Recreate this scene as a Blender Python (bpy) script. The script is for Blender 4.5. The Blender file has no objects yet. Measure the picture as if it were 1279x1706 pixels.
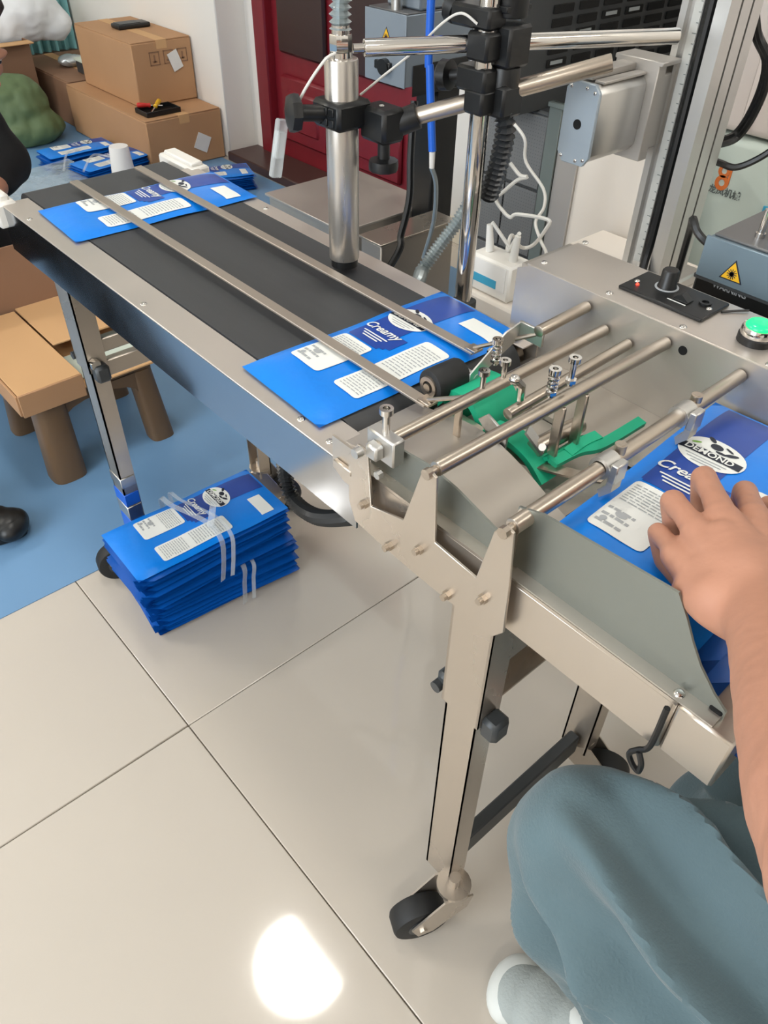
import bpy, bmesh, math, random
from mathutils import Vector, Matrix, noise
random.seed(7)
sc = bpy.context.scene
COL = sc.collection
PI = math.pi

# ------------------------------------------------------------------ camera
CAMZ = 1.05
RV = Vector((0.752129, -0.658771, 0.017734)).normalized()
FW = Vector((0.499305, 0.551427, -0.668241)).normalized()
_p = math.radians(41.93066914); _y = math.radians(47.83562494); _r = math.radians(1.36611688)
FW = Vector((math.cos(_p) * math.cos(_y), math.cos(_p) * math.sin(_y), -math.sin(_p)))
_rt = FW.cross(Vector((0, 0, 1))).normalized(); _up = _rt.cross(FW)
RV = math.cos(_r) * _rt + math.sin(_r) * _up
UV = -math.sin(_r) * _rt + math.cos(_r) * _up
FPX = 1287.21
cam = bpy.data.cameras.new('camera'); cam_o = bpy.data.objects.new('camera', cam); COL.objects.link(cam_o)
cam.sensor_fit = 'VERTICAL'; cam.sensor_height = 24; cam.lens = FPX / 1706 * 24; cam.clip_start = 0.01
cam_o.matrix_world = Matrix(((RV.x, UV.x, -FW.x, 0), (RV.y, UV.y, -FW.y, 0), (RV.z, UV.z, -FW.z, CAMZ), (0, 0, 0, 1)))
sc.camera = cam_o

def ray(px, py):
    return FW + RV * ((px - 639.5) / FPX) - UV * ((py - 853) / FPX)
def at(px, py, x=None, y=None, z=None):
    """photo pixel on a real plane x=, y= or z= -> world point"""
    d = ray(px, py)
    t = x / d.x if x is not None else (y / d.y if y is not None else (z - CAMZ) / d.z)
    return Vector((0, 0, CAMZ)) + d * t

# ------------------------------------------------------------------ world, light, exposure
w = bpy.data.worlds.new('world'); sc.world = w; w.use_nodes = True
bg = w.node_tree.nodes['Background']; bg.inputs[0].default_value = (0.85, 0.93, 1.0, 1); bg.inputs[1].default_value = 1.2
sc.view_settings.view_transform = 'Standard'; sc.view_settings.look = 'None'
sc.view_settings.exposure = -0.04; sc.view_settings.gamma = 1.0; sc.view_settings.use_curve_mapping = False

def area(name, loc, size, energy, col=(1, 1, 1), rot=(0, 0, 0), sizey=None):
    l = bpy.data.lights.new(name, 'AREA'); l.energy = energy; l.color = col; l.size = size
    if sizey: l.shape = 'RECTANGLE'; l.size_y = sizey
    o = bpy.data.objects.new(name, l); COL.objects.link(o); o.location = loc; o.rotation_euler = rot
    return o
CEIL = 2.8
FILL_PANELS = [(-1.3, -1.2), (-1.5, 3.5), (1.2, -1.3)]  # unseen ceiling panels added as ambient fill, kept out of floor reflections
for i, (lx, ly) in enumerate(FILL_PANELS):
    area('fill_panel_light', (lx, ly, CEIL - 0.052), 1.1, (15, 48, 10)[i], (1, 0.965, 0.91), sizey=0.28)
area('window_daylight', (-2.17, .55, 1.55), 2.0, 62, (0.87, 0.94, 1.0), (0, -PI / 2, 0), sizey=1.5)

# ------------------------------------------------------------------ materials
def lin(h):
    v = [int(h[i:i + 2], 16) / 255 for i in (0, 2, 4)]
    return tuple(c / 12.92 if c <= .04045 else ((c + .055) / 1.055) ** 2.4 for c in v) + (1,)
def mat(name, col, rough=.5, metal=0, var=0.0, vs=8, stretch=(1, 1, 1), bump=0.0, bs=40, rvar=0.0, coat=0, alpha=1,
        emit=None, es=0, trans=0, spec=.5, sheen=0, anis=0, bdist=.002):
    m = bpy.data.materials.new(name); m.use_nodes = True
    nt = m.node_tree; b = nt.nodes['Principled BSDF']; L = nt.links
    c = lin(col) if isinstance(col, str) else col
    b.inputs['Base Color'].default_value = c; b.inputs['Roughness'].default_value = rough
    b.inputs['Metallic'].default_value = metal; b.inputs['Coat Weight'].default_value = coat
    b.inputs['Coat Roughness'].default_value = .08
    b.inputs['Alpha'].default_value = alpha; b.inputs['Transmission Weight'].default_value = trans
    b.inputs['Specular IOR Level'].default_value = spec; b.inputs['Sheen Weight'].default_value = sheen
    b.inputs['Anisotropic'].default_value = anis
    if emit:
        b.inputs['Emission Color'].default_value = lin(emit); b.inputs['Emission Strength'].default_value = es
    tc = nt.nodes.new('ShaderNodeTexCoord'); mp = nt.nodes.new('ShaderNodeMapping'); mp.inputs['Scale'].default_value = stretch
    L.new(tc.outputs['Object'], mp.inputs[0])
    if var or rvar:
        n = nt.nodes.new('ShaderNodeTexNoise'); n.inputs['Scale'].default_value = vs; n.inputs['Detail'].default_value = 5
        L.new(mp.outputs[0], n.inputs['Vector'])
        if var:
            mx = nt.nodes.new('ShaderNodeMix'); mx.data_type = 'RGBA'
            mx.inputs[6].default_value = tuple(x * (1 - var) for x in c[:3]) + (1,)
            mx.inputs[7].default_value = tuple(min(1, x * (1 + var)) for x in c[:3]) + (1,)
            L.new(n.outputs['Fac'], mx.inputs[0]); L.new(mx.outputs[2], b.inputs['Base Color'])
        if rvar:
            mr = nt.nodes.new('ShaderNodeMapRange'); mr.inputs[1].default_value = .3; mr.inputs[2].default_value = .7
            mr.inputs[3].default_value = max(0.02, rough - rvar); mr.inputs[4].default_value = rough + rvar
            L.new(n.outputs['Fac'], mr.inputs[0]); L.new(mr.outputs[0], b.inputs['Roughness'])
    if bump:
        n2 = nt.nodes.new('ShaderNodeTexNoise'); n2.inputs['Scale'].default_value = bs; n2.inputs['Detail'].default_value = 4
        L.new(mp.outputs[0], n2.inputs['Vector'])
        bp = nt.nodes.new('ShaderNodeBump'); bp.inputs['Strength'].default_value = bump; bp.inputs['Distance'].default_value = bdist
        L.new(n2.outputs['Fac'], bp.inputs['Height']); L.new(bp.outputs[0], b.inputs['Normal'])
    return m

M = {}
M['tile'] = mat('polished_tile', 'c8bfb3', .05, var=.05, vs=2.5, rvar=.01, coat=.2)
M['grout'] = mat('grout', 'a0978a', .8)
M['wall'] = mat('white_wall', 'e9e5df', .75, bump=.05, bs=120)
M['wallb'] = mat('cream_wall', 'e6dfcf', .75)
M['mat'] = mat('blue_sheet', '6f97bd', .42, var=.14, vs=3, rvar=.1, bump=.15, bs=6)
M['door'] = mat('red_door_paint', '7a1c27', .38, var=.12, vs=5, stretch=(6, 6, 1))
M['doord'] = mat('door_dark_panel', '35201f', .3, var=.2, vs=4)
M['thr'] = mat('dark_threshold', '4a3430', .4, var=.2)
M['steel'] = mat('brushed_steel', 'c9bfb3', .30, .85, var=.03, vs=6, rvar=.05)
M['steelx'] = mat('deck_steel', 'cdc5bd', .40, .72, var=.03, vs=14, rvar=.05)
M['steelm'] = mat('matte_steel', 'c0b9b0', .40, .75, var=.04, vs=10, rvar=.06)
M['side'] = mat('polished_side', 'aeb2b8', .12, 1, var=.05, vs=9, rvar=.03)
M['barrel'] = mat('satin_barrel', 'c6c1ba', .30, .85, var=.04, vs=60, stretch=(1, 1, .03), rvar=.05)
M['strip'] = mat('strip_steel', 'b5aba0', .48, .9, var=.05, vs=20)
M['sheet'] = mat('film_covered_steel', '8f938d', .45, .85, var=.06, vs=12, rvar=.06)
M['rod'] = mat('steel_rod', 'bdb2a5', .30, .95, var=.08, vs=40, stretch=(1, 12, 12))
M['chrome'] = mat('chrome', 'd5d2ce', .10, 1)
M['alu'] = mat('anodised_aluminium', 'cbcac7', .38, 1, var=.04, vs=30, stretch=(1, 1, .1))
M['alud'] = mat('aluminium_side', 'bdb9b4', .5, .8)
M['plate'] = mat('grey_end_plate', 'a4b0ba', .4, .4)
M['ruler'] = mat('ruler_strip', 'b9bab6', .5, .3)
M['edge'] = mat('grey_green_plate', '78827f', .4, .4)
M['belt'] = mat('belt_rubber', '3b3c3e', .55, var=.12, vs=14, stretch=(8, .6, 1), bump=.08, bs=500)
M['black'] = mat('black_plastic', '141516', .38, var=.2, vs=20)
M['blackm'] = mat('black_rubber', '1a1b1c', .6, var=.2, vs=30)
M['dark'] = mat('dark_grey_metal', '46494b', .45, .3, var=.06)
M['mesh'] = mat('perforated_black', '3a3b3c', .6)
M['green'] = mat('green_belt', '19b488', .5, var=.06, vs=30)
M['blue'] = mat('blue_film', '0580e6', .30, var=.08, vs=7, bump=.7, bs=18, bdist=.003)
M['blue_shaded'] = mat('shaded_blue_film', '0559b4', .32, var=.2, vs=9, bump=.4, bs=20)  # same film darkened: shade of the stacked edges put into the colour
M['navy'] = mat('navy_print', '1f459c', .34, var=.25, vs=14, bump=.2, bs=22)
M['white'] = mat('white_print', 'eceeea', .4, var=.02, vs=20)
M['ink'] = mat('dark_ink', '1b2233', .4)
M['inkg'] = mat('grey_ink', 'a9adb0', .5)
M['leaf'] = mat('leaf_print', '7fb04a', .5)
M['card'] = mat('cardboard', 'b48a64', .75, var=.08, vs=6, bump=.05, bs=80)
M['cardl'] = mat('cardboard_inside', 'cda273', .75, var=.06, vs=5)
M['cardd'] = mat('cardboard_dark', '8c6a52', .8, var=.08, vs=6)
M['paper'] = mat('paper', 'e3e1dd', .6, var=.05, vs=30)
M['papg'] = mat('greenish_paper', 'c9d3c6', .55)
M['stool'] = mat('brown_plastic', '6f563c', .45, var=.08, vs=6)
M['foam'] = mat('white_foam_cup', 'f0efee', .5)
M['wplast'] = mat('white_plastic', 'e4e1da', .4)
M['sack'] = mat('green_sack', '5b6f4b', .6, var=.15, vs=9, bump=.3, bs=30)
M['wsack'] = mat('white_sack', 'e6e8ea', .5, bump=.3, bs=20)
M['silver'] = mat('silver_wrap', 'c8d0d2', .3, .6, bump=.4, bs=20)
M['teal'] = mat('teal_cloth', '7fb9bd', .8, var=.08, vs=5)
M['grey'] = mat('grey_paint', '8f9aa5', .35, .35, var=.03)
M['slate'] = mat('slate_paint', '7c8f9b', .32, .4, var=.04)
M['dgrey'] = mat('dark_top_paint', '6a6a6b', .4, .3)
M['yellow'] = mat('yellow_sticker', 'e8b422', .45)
M['red'] = mat('red_plastic', 'c22a24', .4)
M['tubeblue'] = mat('blue_tube', '1d62cf', .35)
M['cable'] = mat('white_cable', 'd8d6d0', .45)
M['clear'] = mat('clear_plastic', 'e8f0f2', .06, alpha=.34, spec=.9)
M['wrap'] = mat('clear_wrap', 'cfe0ea', .12, alpha=.38, spec=.9, bump=.8, bs=14, bdist=.02)
M['strap'] = mat('clear_strap', 'e2eaf0', .2, alpha=.28, spec=.8)
M['conduit'] = mat('grey_conduit', 'a9b2b4', .3, .6)
M['bconduit'] = mat('black_conduit', '2b2d2f', .3)
M['cream'] = mat('cream_panel', 'e4dcd2', .5)
M['pale'] = mat('pale_green_plastic', 'c2cec6', .3, var=.04, vs=3, bump=.25, bs=4, bdist=.02)
M['pink'] = mat('pale_panel', 'd9cfc9', .5)
M['orange'] = mat('orange_print', 'd9722f', .5)
M['cyan'] = mat('cyan_print', '3f9fc2', .45)
M['olive'] = mat('grey_lettering', '596160', .5)
M['skin'] = mat('skin', 'b5826a', .5, var=.12, vs=28, bump=.12, bs=180, bdist=.0015)
M['hair'] = mat('black_hair', '15110f', .5)
M['denim'] = mat('washed_denim', '566b72', .85, var=.14, vs=16, bump=.35, bs=420, sheen=.2)
M['denimd'] = mat('seam_denim', '46606c', .85)
M['shirt'] = mat('dark_shirt', '23272e', .8)
M['blackc'] = mat('black_cloth', '101013', .85, var=.2)
M['shoe'] = mat('white_shoe', 'd5d9d6', .5, var=.03)
M['shoeg'] = mat('shoe_mesh', 'a3abaa', .8, bump=.4, bs=300)
M['emg'] = mat('green_lens', '14c06a', .2, emit='18e070', es=1.6)
M['emr'] = mat('red_led', 'ff3020', .3, emit='ff2a1a', es=6)
M['eml'] = mat('lamp_diffuser', 'ffffff', .5, emit='fffaf0', es=40)
M['emp'] = mat('fill_panel_diffuser', 'ffffff', .5, emit='fffaf0', es=2.0)
M['glass'] = mat('window_glass', 'ffffff', .02, alpha=.12)
M['holed'] = mat('hole_black', '050505', .9)

# seam grid and dot texture for the perforated cabinet face
nt = M['mesh'].node_tree; b = nt.nodes['Principled BSDF']
tc = nt.nodes.new('ShaderNodeTexCoord'); vo = nt.nodes.new('ShaderNodeTexVoronoi'); vo.inputs['Scale'].default_value = 190; vo.inputs['Randomness'].default_value = 0
nt.links.new(tc.outputs['Object'], vo.inputs['Vector'])
cr = nt.nodes.new('ShaderNodeValToRGB'); cr.color_ramp.elements[0].position = .28; cr.color_ramp.elements[0].color = lin('1c1d1e'); cr.color_ramp.elements[1].position = .36; cr.color_ramp.elements[1].color = lin('6a6c6d')
nt.links.new(vo.outputs['Distance'], cr.inputs[0]); nt.links.new(cr.outputs[0], b.inputs['Base Color'])

M['print'] = M['white']

# ------------------------------------------------------------------ mesh helpers
class MB:
    def __init__(s): s.bm = bmesh.new()
    def _add(s, bm, mtx=None):
        if mtx: bm.transform(mtx)
        me = bpy.data.meshes.new('t'); bm.to_mesh(me); bm.free(); s.bm.from_mesh(me); bpy.data.meshes.remove(me); return s
    def box(s, lo, hi, bev=0, rot=None, seg=1):
        lo = Vector(lo); hi = Vector(hi); c = (lo + hi) / 2; d = hi - lo
        bm = bmesh.new(); bmesh.ops.create_cube(bm, size=1)
        bm.transform(Matrix.Diagonal((abs(d.x), abs(d.y), abs(d.z), 1)))
        if bev: bmesh.ops.bevel(bm, geom=bm.edges[:], offset=bev, segments=seg, affect='EDGES', profile=.5)
        return s._add(bm, Matrix.Translation(c) @ (rot.to_4x4() if rot else Matrix.Identity(4)))
    def cyl(s, p0, p1, r0, r1=None, seg=16, bev=0):
        p0 = Vector(p0); p1 = Vector(p1); d = p1 - p0; r1 = r0 if r1 is None else r1
        bm = bmesh.new(); bmesh.ops.create_cone(bm, cap_ends=True, segments=seg, radius1=r0, radius2=r1, depth=d.length)
        if bev:
            es = [e for e in bm.edges if any(len(f.verts) > 4 for f in e.link_faces)]
            bmesh.ops.bevel(bm, geom=es, offset=bev, segments=2, affect='EDGES', profile=.5)
        q = d.to_track_quat('Z', 'Y')
        return s._add(bm, Matrix.Translation((p0 + p1) / 2) @ q.to_matrix().to_4x4())
    def ring(s, p0, p1, ro, ri, seg=20):
        p0 = Vector(p0); p1 = Vector(p1); q = (p1 - p0).to_track_quat('Z', 'Y').to_matrix(); bm = bmesh.new(); R = []
        for p, r in ((p0, ro), (p1, ro), (p1, ri), (p0, ri)):
            R.append([bm.verts.new(p + q @ Vector((r * math.cos(2 * PI * k / seg), r * math.sin(2 * PI * k / seg), 0))) for k in range(seg)])
        for i in range(4):
            for k in range(seg):
                bm.faces.new((R[i][k], R[i][(k + 1) % seg], R[(i + 1) % 4][(k + 1) % seg], R[(i + 1) % 4][k]))
        bmesh.ops.recalc_face_normals(bm, faces=bm.faces[:]); return s._add(bm)
    def sph(s, c, r, sc3=(1, 1, 1), seg=16, rot=None):
        bm = bmesh.new(); bmesh.ops.create_uvsphere(bm, u_segments=seg, v_segments=max(6, seg // 2), radius=r)
        bm.transform(Matrix.Diagonal((*sc3, 1)))
        return s._add(bm, Matrix.Translation(Vector(c)) @ (rot.to_4x4() if rot else Matrix.Identity(4)))
    def prism(s, pts, axis, a, b_, bev=0):
        """pts 2D in the two other axes (in order x<y<z), extruded along axis from a to b_"""
        bm = bmesh.new(); ia = 'xyz'.index(axis); oth = [i for i in range(3) if i != ia]
        def mk(p, h):
            v = [0, 0, 0]; v[ia] = h; v[oth[0]] = p[0]; v[oth[1]] = p[1]; return bm.verts.new(v)
        A = [mk(p, a) for p in pts]; B = [mk(p, b_) for p in pts]
        bm.faces.new(A); bm.faces.new(B[::-1]); n = len(pts)
        for i in range(n): bm.faces.new((A[i], A[(i + 1) % n], B[(i + 1) % n], B[i]))
        bmesh.ops.recalc_face_normals(bm, faces=bm.faces[:])
        if bev: bmesh.ops.bevel(bm, geom=bm.edges[:], offset=bev, segments=1, affect='EDGES')
        return s._add(bm)
    def tube(s, pts, r, seg=8):
        pts = [Vector(p) for p in pts]; n = len(pts); bm = bmesh.new(); rings = []
        rs = r if isinstance(r, (list, tuple)) else [r] * n
        t0 = (pts[1] - pts[0]).normalized(); nrm = t0.orthogonal().normalized()
        for i, p in enumerate(pts):
            t = (pts[min(i + 1, n - 1)] - pts[max(i - 1, 0)])
            t = t.normalized() if t.length > 1e-9 else t0
            nrm = (nrm - t * nrm.dot(t)).normalized(); bn = t.cross(nrm)
            rings.append([bm.verts.new(p + (nrm * math.cos(2 * PI * k / seg) + bn * math.sin(2 * PI * k / seg)) * rs[i]) for k in range(seg)])
        for a, c in zip(rings, rings[1:]):
            for k in range(seg): bm.faces.new((a[k], a[(k + 1) % seg], c[(k + 1) % seg], c[k]))
        bm.faces.new(rings[0][::-1]); bm.faces.new(rings[-1]); return s._add(bm)
    def ribbon(s, pts, wvec, th=.0006):
        pts = [Vector(p) for p in pts]; wv = Vector(wvec); bm = bmesh.new(); rows = []
        for i, p in enumerate(pts):
            t = (pts[min(i + 1, len(pts) - 1)] - pts[max(i - 1, 0)]).normalized(); n = t.cross(wv).normalized() * th
            rows.append([bm.verts.new(p - wv - n), bm.verts.new(p + wv - n), bm.verts.new(p + wv + n), bm.verts.new(p - wv + n)])
        for a, c in zip(rows, rows[1:]):
            for k in range(4): bm.faces.new((a[k], a[(k + 1) % 4], c[(k + 1) % 4], c[k]))
        bm.faces.new(rows[0]); bm.faces.new(rows[-1][::-1])
        bmesh.ops.recalc_face_normals(bm, faces=bm.faces[:]); return s._add(bm)
    def lathe(s, prof, c, seg=24, axis=None):
        bm = bmesh.new(); R = []; q = Vector(axis).to_track_quat('Z', 'Y').to_matrix() if axis else Matrix.Identity(3)
        for r, z in prof:
            R.append([bm.verts.new(Vector(c) + q @ Vector((r * math.cos(2 * PI * k / seg), r * math.sin(2 * PI * k / seg), z))) for k in range(seg)])
        for a, d in zip(R, R[1:]):
            for k in range(seg): bm.faces.new((a[k], a[(k + 1) % seg], d[(k + 1) % seg], d[k]))
        bm.faces.new(R[0][::-1]); bm.faces.new(R[-1]); bmesh.ops.recalc_face_normals(bm, faces=bm.faces[:]); return s._add(bm)

def smooth_path(pts, n=8):
    pts = [Vector(p) for p in pts]; out = []
    P = [pts[0]] + pts + [pts[-1]]
    for i in range(1, len(P) - 2):
        a, b_, c, d = P[i - 1], P[i], P[i + 1], P[i + 2]
        for k in range(n):
            t = k / n
            out.append(.5 * ((2 * b_) + (c - a) * t + (2 * a - 5 * b_ + 4 * c - d) * t * t + (3 * b_ - a - 3 * c + d) * t ** 3))
    out.append(pts[-1]); return out
def corrugate(pts, r, pitch, amp):
    P = smooth_path(pts, 24); out = []; acc = 0; res = [P[0]]; step = pitch / 4
    for a, b_ in zip(P, P[1:]):
        L = (b_ - a).length; t = step - acc
        while t < L: res.append(a.lerp(b_, t / L)); t += step
        acc = L - (t - step)
    rs = [r + amp * (1, 0, -1, 0)[i % 4] for i in range(len(res))]
    return res, rs

ORG = {}
def finish(me, m, sharp=38):
    for mm in (m if isinstance(m, (list, tuple)) else [m]): me.materials.append(mm)
    me.polygons.foreach_set('use_smooth', [True] * len(me.polygons)); me.set_sharp_from_angle(angle=math.radians(sharp))
def part(name, mb, m, parent=None, label=None, kind=None, sharp=38):
    org = ORG.get(parent.name, Vector()) if parent else Vector()
    bm = mb.bm; bm.transform(Matrix.Translation(-org))
    me = bpy.data.meshes.new(name); bm.to_mesh(me); bm.free(); finish(me, m, sharp)
    o = bpy.data.objects.new(name, me); COL.objects.link(o)
    if parent: o.parent = parent
    ORG[o.name] = org.copy()
    if label: o['label'] = label
    if kind: o['kind'] = kind
    return o
def thing(name, label, cat, loc, group=None):
    o = bpy.data.objects.new(name, None); COL.objects.link(o); o.location = loc; o.empty_display_size = .05
    o['label'] = label; o['category'] = cat
    if group: o['group'] = group
    ORG[o.name] = Vector(loc); return o
def single(name, mb, m, label, cat, group=None, kind=None, sharp=38):
    """one-mesh thing, origin at its base centre"""
    bm = mb.bm; vs = [v.co for v in bm.verts]
    c = Vector(((min(v.x for v in vs) + max(v.x for v in vs)) / 2, (min(v.y for v in vs) + max(v.y for v in vs)) / 2, min(v.z for v in vs)))
    bm.transform(Matrix.Translation(-c)); me = bpy.data.meshes.new(name); bm.to_mesh(me); bm.free(); finish(me, m, sharp)
    o = bpy.data.objects.new(name, me); COL.objects.link(o); o.location = c; ORG[o.name] = c.copy()
    o['label'] = label; o['category'] = cat
    if group: o['group'] = group
    if kind: o['kind'] = kind
    return o
def struct(name, mb, m, parent=None, sharp=38):
    o = part(name, mb, m, parent, None, None if parent else 'structure', sharp); return o

def text_polys(s, size, bold=0.0, shear=0.0):
    cu = bpy.data.curves.new('txt', 'FONT'); cu.body = s; cu.size = size; cu.align_x = 'CENTER'; cu.align_y = 'CENTER'
    cu.offset = bold; cu.shear = shear; cu.resolution_u = 3
    o = bpy.data.objects.new('txt', cu); COL.objects.link(o); bpy.context.view_layer.update()
    dg = bpy.context.evaluated_depsgraph_get(); me = bpy.data.meshes.new_from_object(o.evaluated_get(dg))
    vs = [v.co.copy() for v in me.vertices]; fs = [tuple(p.vertices) for p in me.polygons]
    bpy.data.objects.remove(o); bpy.data.curves.remove(cu); bpy.data.meshes.remove(me); return vs, fs
def text_on(mb, s, size, origin, xdir, ydir, off=.0006, bold=0.0, shear=0.0):
    vs, fs = text_polys(s, size, bold, shear); X = Vector(xdir).normalized(); Y = Vector(ydir).normalized(); N = X.cross(Y)
    V = [mb.bm.verts.new(Vector(origin) + X * v.x + Y * v.y + N * off) for v in vs]
    for f in fs:
        try: mb.bm.faces.new([V[i] for i in f])
        except ValueError: pass

def remesh(mb, voxel, smooth=4, disp=None):
    """fuse overlapping volumes into one continuous surface"""
    me = bpy.data.meshes.new('r'); mb.bm.to_mesh(me); mb.bm.free()
    o = bpy.data.objects.new('r', me); COL.objects.link(o)
    md = o.modifiers.new('r', 'REMESH'); md.mode = 'VOXEL'; md.voxel_size = voxel
    s = o.modifiers.new('s', 'SMOOTH'); s.factor = .5; s.iterations = smooth
    bpy.context.view_layer.update()
    dg = bpy.context.evaluated_depsgraph_get(); m2 = bpy.data.meshes.new_from_object(o.evaluated_get(dg))
    bpy.data.objects.remove(o); bpy.data.meshes.remove(me)
    out = MB(); out.bm.from_mesh(m2); bpy.data.meshes.remove(m2)
    if disp:
        out.bm.normal_update()
        mv = [(v, v.normal * disp(v.co, v.normal)) for v in out.bm.verts]
        for v, d in mv: v.co += d
    return out
def limb(mb, pts, rs, seg=16):
    pts = [Vector(p) for p in pts]
    for i in range(len(pts) - 1):
        mb.cyl(pts[i], pts[i + 1], rs[i], rs[i + 1], seg)
    for p, r in zip(pts, rs): mb.sph(p, r, seg=seg)

# ================================================================== SETTING
XR = 1.86; YB = 4.25; XL = -2.2; YF = -2.2
fl = struct('floor', MB().box((XL, YF, -.03), (XR + .02, YB, -.006)), M['grout'])
ts = .8; tiles = None
for i in range(-3, 3):
    for j in range(-4, 6):
        x0 = .2275 + ts * i; y0 = .69 + ts * j
        lo = (max(x0 + .0007, XL), max(y0 + .0007, YF), -.006); hi = (min(x0 + ts - .0007, XR), min(y0 + ts - .0007, YB), 0)
        if hi[0] - lo[0] < .03 or hi[1] - lo[1] < .03: continue
        part('tile', MB().box(lo, hi, .0012), M['tile'], fl)
struct('ceiling', MB().box((XL - .1, YF - .1, CEIL), (XR + .1, YB + .1, CEIL + .1)), M['wall'])
# right wall with a doorway y 1.93..2.80 ; pillar beyond
wr = MB(); wr.box((XR, YF, 0), (XR + .1, 1.93, CEIL)); wr.box((XR, 1.93, 2.15), (XR + .1, 2.80, CEIL)); wr.box((XR, 2.80, 0), (XR + .1, YB, CEIL))
struct('wall_right', wr, M['wall'])
struct('trim_1', MB().box((1.735, 2.9, 0), (XR + .01, YB, CEIL), .004), M['wall'])
struct('wall_back', MB().box((XL, YB, 0), (XR + .1, YB + .1, CEIL)), M['wallb'])
struct('wall_front', MB().box((XL, YF - .1, 0), (XR + .1, YF, CEIL)), M['wall'])
wl = MB(); wl.box((XL - .1, YF, 0), (XL, YB, .8)); wl.box((XL - .1, YF, 2.3), (XL, YB, CEIL)); wl.box((XL - .1, YF, .8), (XL, -.5, 2.3)); wl.box((XL - .1, 1.6, .8), (XL, YB, 2.3))
struct('wall_left', wl, M['wall'])
wf = MB()
for a, b_ in (((XL - .07, -.5, .8), (XL - .02, 1.6, .86)), ((XL - .07, -.5, 2.24), (XL - .02, 1.6, 2.3)), ((XL - .07, -.5, .86), (XL - .02, -.44, 2.24)), ((XL - .07, 1.54, .86), (XL - .02, 1.6, 2.24)), ((XL - .07, .52, .86), (XL - .02, .58, 2.24))): wf.box(a, b_, .004)
win = struct('window_1', wf, M['wplast'])
part('pane', MB().box((XL - .05, -.44, .86), (XL - .045, .52, 2.24)), M['glass'], win)
part('pane', MB().box((XL - .05, .58, .86), (XL - .045, 1.54, 2.24)), M['glass'], win)
# door
d = struct('door_1', MB().box((XR + .02, 1.94, .01), (XR + .06, 2.79, 2.14), .003), M['door'])
fr = MB(); fr.box((XR - .015, 2.75, 0), (XR + .05, 2.83, 2.2), .006); fr.box((XR - .015, 1.90, 0), (XR + .05, 1.975, 2.2), .006); fr.box((XR - .015, 1.90, 2.12), (XR + .05, 2.83, 2.2), .006)
part('door_frame', fr, M['door'], d)
for y0, y1, z0, z1 in ((2.42, 2.70, .10, .33), (2.02, 2.34, .10, .33)):
    pm = MB(); pm.box((XR + .002, y0, z0), (XR + .022, y1, z1), .009); pm.box((XR - .006, y0 + .045, z0 + .045), (XR + .01, y1 - .045, z1 - .045), .008)
    part('door_panel', pm, M['door'], d)
for y0, y1 in ((2.42, 2.70), (2.02, 2.34)):
    pm = MB(); pm.box((XR + .002, y0, .40), (XR + .022, y1, 1.9), .009)
    part('door_panel', pm, M['doord'], d, 'dark brown inset door panel')
struct('trim_2', MB().box((1.715, 1.88, 0), (XR + .02, 2.89, .035), .004), M['thr'])
struct('baseboard_right', MB().box((XR - .012, YF, 0), (XR, 1.88, .08), .002), M['wallb'])
struct('baseboard_back', MB().box((XL, YB - .012, 0), (1.73, YB, .08), .002), M['wallb'])
# blue protective sheet on the floor
def rough_sheet(x0, x1, y0, y1, nx, ny, z, amp, th=.0015):
    mb = MB(); bm = mb.bm; V = []
    for i in range(nx + 1):
        row = []
        for j in range(ny + 1):
            x = x0 + (x1 - x0) * i / nx; y = y0 + (y1 - y0) * j / ny
            h = z + amp * (noise.noise(Vector((x * 3, y * 3, 1))) * .5 + .5)
            row.append(bm.verts.new((x, y, h)))
        V.append(row)
    for i in range(nx):
        for j in range(ny): bm.faces.new((V[i][j], V[i + 1][j], V[i + 1][j + 1], V[i][j + 1]))
    r = bmesh.ops.extrude_face_region(bm, geom=bm.faces[:])
    for v in r['geom']:
        if isinstance(v, bmesh.types.BMVert): v.co.z = 0.0002
    bmesh.ops.recalc_face_normals(bm, faces=bm.faces[:])
    return mb
single('floor_sheet', rough_sheet(-1.9, 1.712, 1.087, 4.2, 60, 50, .0012, .0008), M['mat'],
       'pale blue protective sheet spread over the tiles beyond the conveyor', 'floor sheet')
# ceiling lamp, then the unseen panels added for fill light
t = thing('round_lamp', 'round white ceiling lamp with a clipped diffuser above the conveyor', 'lamp', (.576, 1.12, CEIL))
clipped_disc = [(.576 + .20 * math.cos(a), 1.12 + .20 * math.sin(a)) for a in [math.radians(x) for x in range(64, 297, 8)]]  # diffuser clipped along a chord so its floor reflection gets a cut edge
part('diffuser', MB().prism(clipped_disc, 'z', CEIL - .05, CEIL - .006, .004), M['eml'], t)
part('housing', MB().cyl((.576, 1.12, CEIL - .02), (.576, 1.12, CEIL), .212, seg=36), M['wplast'], t)
for i, (lx, ly) in enumerate(FILL_PANELS):
    t = thing('fill_panel', ('added white fill light panel on the ceiling nearest the front wall', 'added white fill light panel on the ceiling by the back left corner', 'added white fill light panel on the ceiling near the right front corner')[i], 'lamp', (lx, ly, CEIL), 'added ceiling fill light panels')
    part('frame', MB().box((lx - .58, ly - .17, CEIL - .03), (lx + .58, ly + .17, CEIL), .004), M['wplast'], t)
    part('diffuser', MB().box((lx - .55, ly - .14, CEIL - .045), (lx + .55, ly + .14, CEIL - .029), .003), M['emp'], t)

# ================================================================== CONVEYOR / FEEDER
T = .628; X0 = .33; X1 = .63
cv = thing('feeder_conveyor', 'long stainless feeder conveyor with a dark belt and hopper, standing on casters', 'conveyor', (.48, .60, 0))
def P(name, mb, m, label=None, parent=None, sharp=38, kind=None): return part(name, mb, m, parent or cv, label, kind, sharp)
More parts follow.
